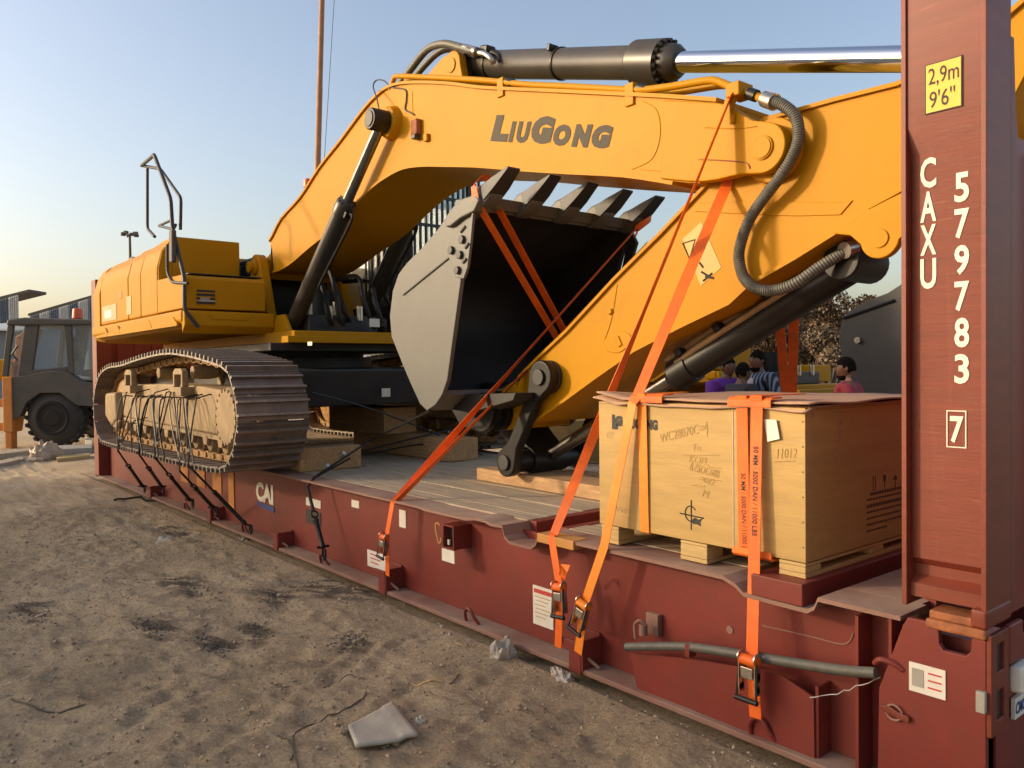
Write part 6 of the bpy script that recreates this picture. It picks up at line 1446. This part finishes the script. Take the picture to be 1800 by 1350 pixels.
# stabiliser and backhoe frame
lprism([(22, 662), (38, 662), (38, 757), (22, 757)], -.30, -.05, 'stabiliser', 'safety', bevel=.015)
lprism([(24, 757), (35, 757), (35, 786), (24, 786)], -.28, -.08, 'stabiliser_leg', 'safety', bevel=.01)
lprism([(-40, 742), (22, 742), (22, 756), (-40, 756)], -.1, .05, 'frame_beam', 'safety'); lprism([(-40, 700), (22, 700), (22, 714), (-40, 714)], -.1, .05, 'frame_beam', 'safety')
lprism([(16, 590), (40, 575), (52, 575), (30, 640), (20, 700), (10, 760), (0, 760), (8, 690)], .3, .6, 'backhoe_arm', 'safety', bevel=.02)
lprism([(-60, 632), (0, 630), (18, 640), (16, 668), (-60, 668)], .2, .7, 'dipper', 'yellow', bevel=.03)
lobj(G().tube([Vector((lp(48, 608)[0], -.26, lp(48, 608)[1])), Vector((lp(40, 622)[0], -.3, lp(40, 622)[1])), Vector((lp(48, 634)[0], -.26, lp(48, 634)[1]))], .02, 6), 'mirror_arm', 'dark', TL_)

# ------------------------------------------------------------------ sheds, mast, pole, litter
def shed(label, D, x0, yl, x1, yr, ybot, step, depth, roofm='cabgrey'):
    """gable-end wall across the view, D metres ahead; its roof line runs from (x0, yl) to (x1, yr)"""
    base = CAMP+_f*D; K = D/FPX
    o = root('shed', label, 'shed', (base.x+rgt.x*(x0-900)*K, base.y+rgt.y*(x0-900)*K, 0))
    def L2(px_, py_, dd=0.): 
        q = CAMP+(_f+CR*((px_-900)/FPX)-CU*((py_-675)/FPX))*D; q = Vector((q.x, q.y, q.z))+fwdh*dd; return q
    n = int((x1-x0)/step); k = 0
    for i in range(n):
        a, b = x0+i*step, x0+(i+1)*step; ta, tb_ = (a-x0)/(x1-x0), (b-x0)/(x1-x0); ya, yb2 = yl+(yr-yl)*ta, yl+(yr-yl)*tb_
        g = G(); m_ = 6
        v0 = [L2(a, ya), L2(b, yb2), L2(b, yb2), L2(a, ya)]; v0[2].z = 0; v0[3].z = 0
        vs = [g.b.verts.new(p) for p in v0]+[g.b.verts.new(p+fwdh*.08) for p in v0]
        for f in ((0, 1, 2, 3), (7, 6, 5, 4), (0, 4, 5, 1), (1, 5, 6, 2), (2, 6, 7, 3), (3, 7, 4, 0)): g.b.faces.new([vs[j] for j in f])
        g.obj('cladding_panel', 'clad' if i % 2 else 'clad2', o)
        if i % 1 == 0:
            g = G()
            for s in range(1, 5):
                px_ = a+(b-a)*s/5; yt = ya+(yb2-ya)*s/5; t0 = L2(px_, yt+1)-fwdh*.05; t1_ = Vector((t0.x, t0.y, 0)); g.tube([t0, t1_], .05, 4)
            g.obj('cladding_ribs', 'clad' if i % 2 else 'clad2', o, kind='stuff')
    g = G(); a, b = L2(x0-3, yl-1), L2(x1+3, yr-1); up = V(0, 0, .25)
    vs = [g.b.verts.new(p) for p in (a, b, b+fwdh*depth, a+fwdh*depth, a+up, b+up, b+fwdh*depth+up, a+fwdh*depth+up)]
    for f in ((0, 1, 2, 3), (7, 6, 5, 4), (0, 4, 5, 1), (1, 5, 6, 2), (2, 6, 7, 3), (3, 7, 4, 0)): g.b.faces.new([vs[j] for j in f])
    g.obj('roof', roofm, o)
shed('left shed with a striped blue and white gable, its roof rising to the right', 80, -70, 545, 48, 514, 600, 16.9, 3)
shed('striped blue and white shed with a roof rising behind the counterweight', 95, 52, 556, 250, 497, 600, 17, 4)
# low grey lean-to behind the backhoe
base = P(10, 650, Z=0)
D0 = 40
def bld(pxa, pxb, pya, pyb, D, name, label, cat, m, dep=6):
    q0 = CAMP+(_f+CR*((pxa-900)/FPX)-CU*((pya-675)/FPX))*D; q1 = CAMP+(_f+CR*((pxb-900)/FPX)-CU*((pyb-675)/FPX))*D
    o = root(name, label, cat, (q0.x, q0.y, 0)); g = G()
    a, b = Vector((q0.x, q0.y, 0)), Vector((q1.x, q1.y, 0))
    vs = [g.b.verts.new(p) for p in (a, b, b+fwdh*dep, a+fwdh*dep, Vector((a.x, a.y, q0.z)), Vector((b.x, b.y, q1.z)), Vector((b.x, b.y, q1.z+.6))+fwdh*dep, Vector((a.x, a.y, q0.z+.6))+fwdh*dep)]
    for f in ((0, 1, 2, 3), (7, 6, 5, 4), (0, 4, 5, 1), (1, 5, 6, 2), (2, 6, 7, 3), (3, 7, 4, 0)): g.b.faces.new([vs[j] for j in f])
    g.obj('walls', m, o)
    d_ = (b-a).normalized(); ln = (b-a).length; zt = min(q0.z, q1.z)
    for i in range(max(2, int(ln/1.1))):
        c = a+d_*(i+.5)*ln/max(2, int(ln/1.1))-fwdh*.03; G().obox(c+V(0, 0, zt*.45), (.06, .06, zt*.88), None).obj('wall_post', 'cabgrey', o)
    g = G(); R0 = [Vector((a.x, a.y, q0.z))-fwdh*.6-d_*.4, Vector((b.x, b.y, q1.z))-fwdh*.6+d_*.4, Vector((b.x, b.y, q1.z+.7))+fwdh*dep+d_*.4, Vector((a.x, a.y, q0.z+.7))+fwdh*dep-d_*.4]
    vs = [g.b.verts.new(p+V(0, 0, z)) for z in (.02, .12) for p in R0]
    for f in ((0, 1, 2, 3), (7, 6, 5, 4), (0, 4, 5, 1), (1, 5, 6, 2), (2, 6, 7, 3), (3, 7, 4, 0)): g.b.faces.new([vs[j] for j in f])
    g.obj('roof', 'clad', o); return o
bld(-60, 34, 580, 584, 45, 'lean_to', 'low grey lean-to shed behind the backhoe loader', 'lean-to', 'clad2')
bld(250, 2300, 640, 640, 75, 'boundary_wall', 'long low grey wall closing the yard far behind the machines', 'wall', 'concrete', 1)
# floodlight mast
D = 110; q = CAMP+(_f+CR*((228-900)/FPX)-CU*((412-675)/FPX))*D; K = D/FPX
mo = root('floodlight_mast', 'tall thin floodlight mast far behind the counterweight', 'mast', (q.x, q.y, 0))
G().cyl((q.x, q.y, 0), (q.x, q.y, q.z), .32, .16, n=10).obj('pole', 'cabgrey', mo)
for i in range(8):
    a = i/8*6.283; c = q+V(math.cos(a)*.85, math.sin(a)*.85, -.1+.25*(i % 2)); G().obox(c, (.55, .4, .35), Matrix.Rotation(a, 3, 'Z')).obj('floodlight', 'cabgrey', mo); G().tube([q-V(0, 0, .2), c], .05, 5).obj('bracket', 'cabgrey', mo)
# pole behind the boom
qa, qb_ = P(566, 0, Y=12), P(558, 305, Y=12); dp_ = (qa-qb_)/(qa.z-qb_.z)
b0_ = qb_-dp_*qb_.z; t0_ = b0_+dp_*21
po = root('mast_pole', 'rusty brown steel pole rising behind the boom against the sky', 'pole', b0_)
G().cyl(b0_, b0_+dp_*6, .135, .13, n=16).obj('pole_section', 'pole', po); G().cyl(b0_+dp_*6, b0_+dp_*13, .122, .118, n=16).obj('pole_section', 'pole', po); G().cyl(b0_+dp_*13, t0_, .11, .10, n=16).obj('pole_section', 'pole', po)
wa, wb = P(590, -40, Y=12), P(566, 330, Y=12); wd_ = (wb-wa)/(wb.z-wa.z); wg = wa-wd_*wa.z
wo = G().tube([wg, wa.lerp(wg, .5)+V(.06, 0, 0), wa, t0_], .012, 5).obj('stay_wire', 'dark', None); tag(wo, 'thin stay wire beside the rusty pole', 'wire')
wa = P(54, 512, Y=4); G().cyl((wa.x, 4, 0), (wa.x, 4, wa.z+.05), .02, n=6).obj('whip_aerial', 'dark', TL_) if False else None

# bushes behind
def bush(label, px_, pytop, D, rad_px, m1, m2, seed, cat='bush', n=9000, leaf=.055):
    K = D/FPX; c = CAMP+(_f+CR*((px_-900)/FPX)-CU*((pytop-675)/FPX))*D; top = c.z; rr_ = rad_px*K
    o = root(cat, label, cat, (c.x, c.y, 0)); R_ = random.Random(seed)
    lobes = [(R_.uniform(-.6, .6)*rr_, R_.uniform(-.6, .6)*rr_, R_.uniform(.35, .88)*top, R_.uniform(.3, .5)*rr_) for _ in range(14)]
    lobes.append((0, 0, top*.8, rr_*.4))
    for mi_, m_ in enumerate((m1, m2)):
        V_, F_2 = [], []
        for i in range(n//(1 if mi_ == 0 else 3)):
            lx, ly, lz, lr = R_.choice(lobes); v = Vector((R_.gauss(0, 1), R_.gauss(0, 1), R_.gauss(0, 1))).normalized()*lr*R_.uniform(.55, 1.1)
            p = Vector((c.x+lx, c.y+ly, max(.2, lz)))+Vector((v.x, v.y, v.z*.9)); p.z = max(.1, min(p.z, top*1.06)); s = leaf*R_.uniform(.5, 1.3)
            a = Vector((R_.gauss(0, 1), R_.gauss(0, 1), R_.gauss(0, 1))).normalized()*s; b = a.cross(Vector((R_.gauss(0, 1), R_.gauss(0, 1), R_.gauss(0, 1)))).normalized()*s*.6
            k_ = len(V_); V_ += [p-a, p+b, p+a, p-b]; F_2.append((k_, k_+1, k_+2, k_+3))
        me = bpy.data.meshes.new('foliage'); me.from_pydata([tuple(x-ORG[o.name]) for x in V_], [], F_2); me.materials.append(M[m_]); ob = bpy.data.objects.new('foliage', me); COL.objects.link(ob); ob.parent = o; ob['kind'] = 'stuff'
    g = G()
    for lx, ly, lz, lr in lobes[:9]: g.tube(cat_rom([V(c.x, c.y, 0), V(c.x+lx*.3, c.y+ly*.3, lz*.5), V(c.x+lx, c.y+ly, lz)], 4), .045, 6, rf=lambda i: 1.4-.1*i)
    g.obj('stems', 'bark', o)
bush('rust brown bush showing left of the big grey bucket', 1440, 500, 24, 75, 'leaf', 'leafpale', 1)
bush('taller rust brown bush beside the sky gap under the arm', 1525, 492, 25, 60, 'leaf', 'leaf', 2)
bush('low brown bush behind the pair of red straps', 1350, 540, 22, 80, 'leaf', 'leaf', 3)
bush('pale twiggy shrub in front of the brown bushes', 1455, 560, 17, 45, 'leafpale', 'leaf', 4, n=5000, leaf=.035)
bush('brown bush behind the second excavator', 1230, 560, 24, 90, 'leaf', 'leaf', 5)
bush('dark bush far behind the bucket and cab', 1090, 600, 30, 80, 'leaf', 'leaf', 6)

# ------------------------------------------------------------------ litter on the ground
def crumple(label, px_, py_, sx, sy, sz_, rz, seed, m='wrap', name='plastic_litter', cat='litter', Y=None, sub=4, rough=.35):
    q = P(px_, py_, Z=.0); g = G(); res = bmesh.ops.create_icosphere(g.b, subdivisions=sub, radius=1); Rz = Matrix.Rotation(rad(rz), 3, 'Z')
    for v in res['verts']:
        c = v.co.copy(); k_ = 1+rough*noise.noise(c*1.8+Vector((seed, 0, 0)))+rough*.6*abs(noise.noise(c*4.3+Vector((0, seed, 0))))
        p = Rz @ Vector((c.x*sx*k_, c.y*sy*k_, 0)); z = max(0, c.z)**.8*sz_*(k_**2)
        v.co = Vector((q.x+p.x, q.y+p.y, gz(q.x+p.x, q.y+p.y)-.003+z))
    o = g.obj(name, m, None, ang=25); return tag(o, label, cat)
crumple('crumpled dusty plastic bag lying against the rack foot, left of the other one', 886, 1146, .065, .10, .065, 20, 3.3)
crumple('flat crumpled plastic bag on the dirt just below the two strap buckles', 990, 1182, .10, .055, .040, -40, 9.1)
crumple('thin pale scrap of plastic on the dirt left of the lashings', 290, 943, .13, .07, .012, -30, 5.2)
crumple('knotted pale tan plastic bag at the far left before the big wheel', 80, 806, .22, .25, .26, 10, 7.7, rough=.3, sub=4, m='bag')
crumple('spread dusty plastic sheet beside the knotted bag', 48, 810, .32, .30, .07, 0, 2.2, m='bag')
crumple('pale scrap of paper lying near the bracket strap', 430, 935, .12, .05, .02, -20, 4.4)
crumple('small pale scrap far left on the dirt', 88, 1030, .07, .03, .010, -10, 6.6)
crumple('torn paper strip on the rack flange', 712, 1042, .10, .03, .012, -30, 8.8)
# folded paper sack
pk = [P(612, 1280, Z=.012), P(690, 1237, Z=.018), P(735, 1297, Z=.012), P(625, 1317, Z=.008)]
g = G(); N_ = 14; rows = []
for j in range(N_+1):
    r = []
    for i in range(N_+1):
        a = pk[0].lerp(pk[1], i/N_); b = pk[3].lerp(pk[2], i/N_); p = a.lerp(b, j/N_)
        p.z = .012+.25*gz(p.x, p.y)+.004*noise.noise(Vector((p.x*9, p.y*9, 0)))+(.004 if i > 10 else 0); r.append(g.b.verts.new(p))
    rows.append(r)
for a, b in zip(rows, rows[1:]):
    for i in range(N_): g.b.faces.new((a[i], a[i+1], b[i+1], b[i]))
sk_ = g.obj('paper_sack', 'wrap', None, ang=12); sk_.modifiers.new('t', 'SOLIDIFY').thickness = .016
tag(sk_, 'flattened dusty paper sack with a folded pale end, lying on the dirt in front', 'paper sack')
crumple('small crumpled end of plastic beside the flattened paper sack', 738, 1272, .025, .02, .02, 0, 1.1)
# dry stems and a buried wire
def twig(label, pts, r, m='rust', name='dry_twig', cat='twig'):
    q = []
    for a, b in pts: p = P(a, b, Z=0); p.z = gz(p.x, p.y)+r*1.2; q.append(p)
    c = cat_rom(q, 6)
    for p in c: p.z = gz(p.x, p.y)+r*.9
    return tag(G().tube(c, r, 5).obj(name, m, None), label, cat)
twig('long curved dry stem on the dirt left of the paper sack', [(525, 1350), (515, 1310), (520, 1285), (560, 1262), (610, 1245), (640, 1225), (643, 1215)], .0035, 'bark')
twig('forked dry twig at the lower end of the long stem', [(487, 1292), (505, 1300), (515, 1320), (510, 1335)], .003, 'bark')
twig('thin bent twig above the paper sack', [(563, 1201), (590, 1185), (610, 1178), (640, 1190)], .003, 'bark')
twig('pale dry stalk right of the paper sack', [(722, 1196), (745, 1199), (776, 1199)], .005, 'pine')
twig('small curled twig near the pale stalk', [(790, 1204), (800, 1196), (806, 1186)], .003, 'bark')
twig('short straw lying near the rack flange', [(800, 1130), (818, 1136), (830, 1133)], .003, 'pine')
twig('grey stalk lying flat towards the left edge', [(20, 1230), (80, 1240), (150, 1236)], .004, 'bark')
twig('dark stick lying by the rear lashings', [(200, 880), (240, 874), (285, 872)], .012, 'bark')
# kerb stones and boards by the wheel
def slab(label, pts, h, m='concrete', name='kerb_stone', cat='kerb'):
    b = [P(a, c, Z=0) for a, c in pts]; g = G(); g.prism([(p.x, p.y) for p in b], -.02, h, 'z'); return tag(g.obj(name, m, None, .01), label, cat)
slab('long pale kerb stone in front of the big black wheel', [(95, 792), (162, 789), (162, 796), (95, 799)], .10)
slab('grey plank lying on the dirt at the left edge', [(-10, 800), (60, 793), (62, 798), (-10, 807)], .08, 'plank', 'plank', 'plank')
slab('second grey plank lying below the first at the left edge', [(-10, 817), (40, 808), (42, 812), (-10, 824)], .06, 'plank', 'plank', 'plank')
slab('small white stone block at the foot of the far post', [(150, 784), (162, 784), (162, 789), (150, 789)], .16, 'white', 'stone_block', 'stone')
slab('thin board lying behind the knotted bag', [(100, 806), (158, 801), (158, 805), (100, 811)], .05, 'pine', 'board', 'board')

# ------------------------------------------------------------------ unseen container stack added behind the camera to shade the yard
def container(x0, y0, z0, label, m, LN=6.06):
    o = root('shade_container', label, 'container', (x0+LN/2, y0-1.2, z0))
    G().box(x0+.05, x0+LN-.05, y0-2.39, y0-.05, z0+.1, z0+2.55).obj('container_walls', m, o)
    for x in (x0, x0+LN-.15): G().box(x, x+.15, y0-2.44, y0, z0, z0+2.59).obj('corner_frame', m, o)
    for z in (z0, z0+2.47): G().box(x0, x0+LN, y0-.06, y0, z, z+.12).obj('side_rail', m, o)
    g = G()
    for i in range(19): g.prism([(x0+.3+i*.29, y0-.05), (x0+.36+i*.29, y0-.015), (x0+.46+i*.29, y0-.015), (x0+.52+i*.29, y0-.05)], z0+.13, z0+2.45, 'z')
    g.obj('corrugation', m, o, kind='stuff')
SY = -12.6
for x0, m_, lb in ((-21.85, 'red', 'red'), (-15.35, 'clad', 'pale grey')):
    for z0, lv_ in ((0, 'lower'), (2.6, 'upper')): container(x0, SY, z0, f'{lv_} {lb} short container of the unseen stack added to shade the yard', m_)
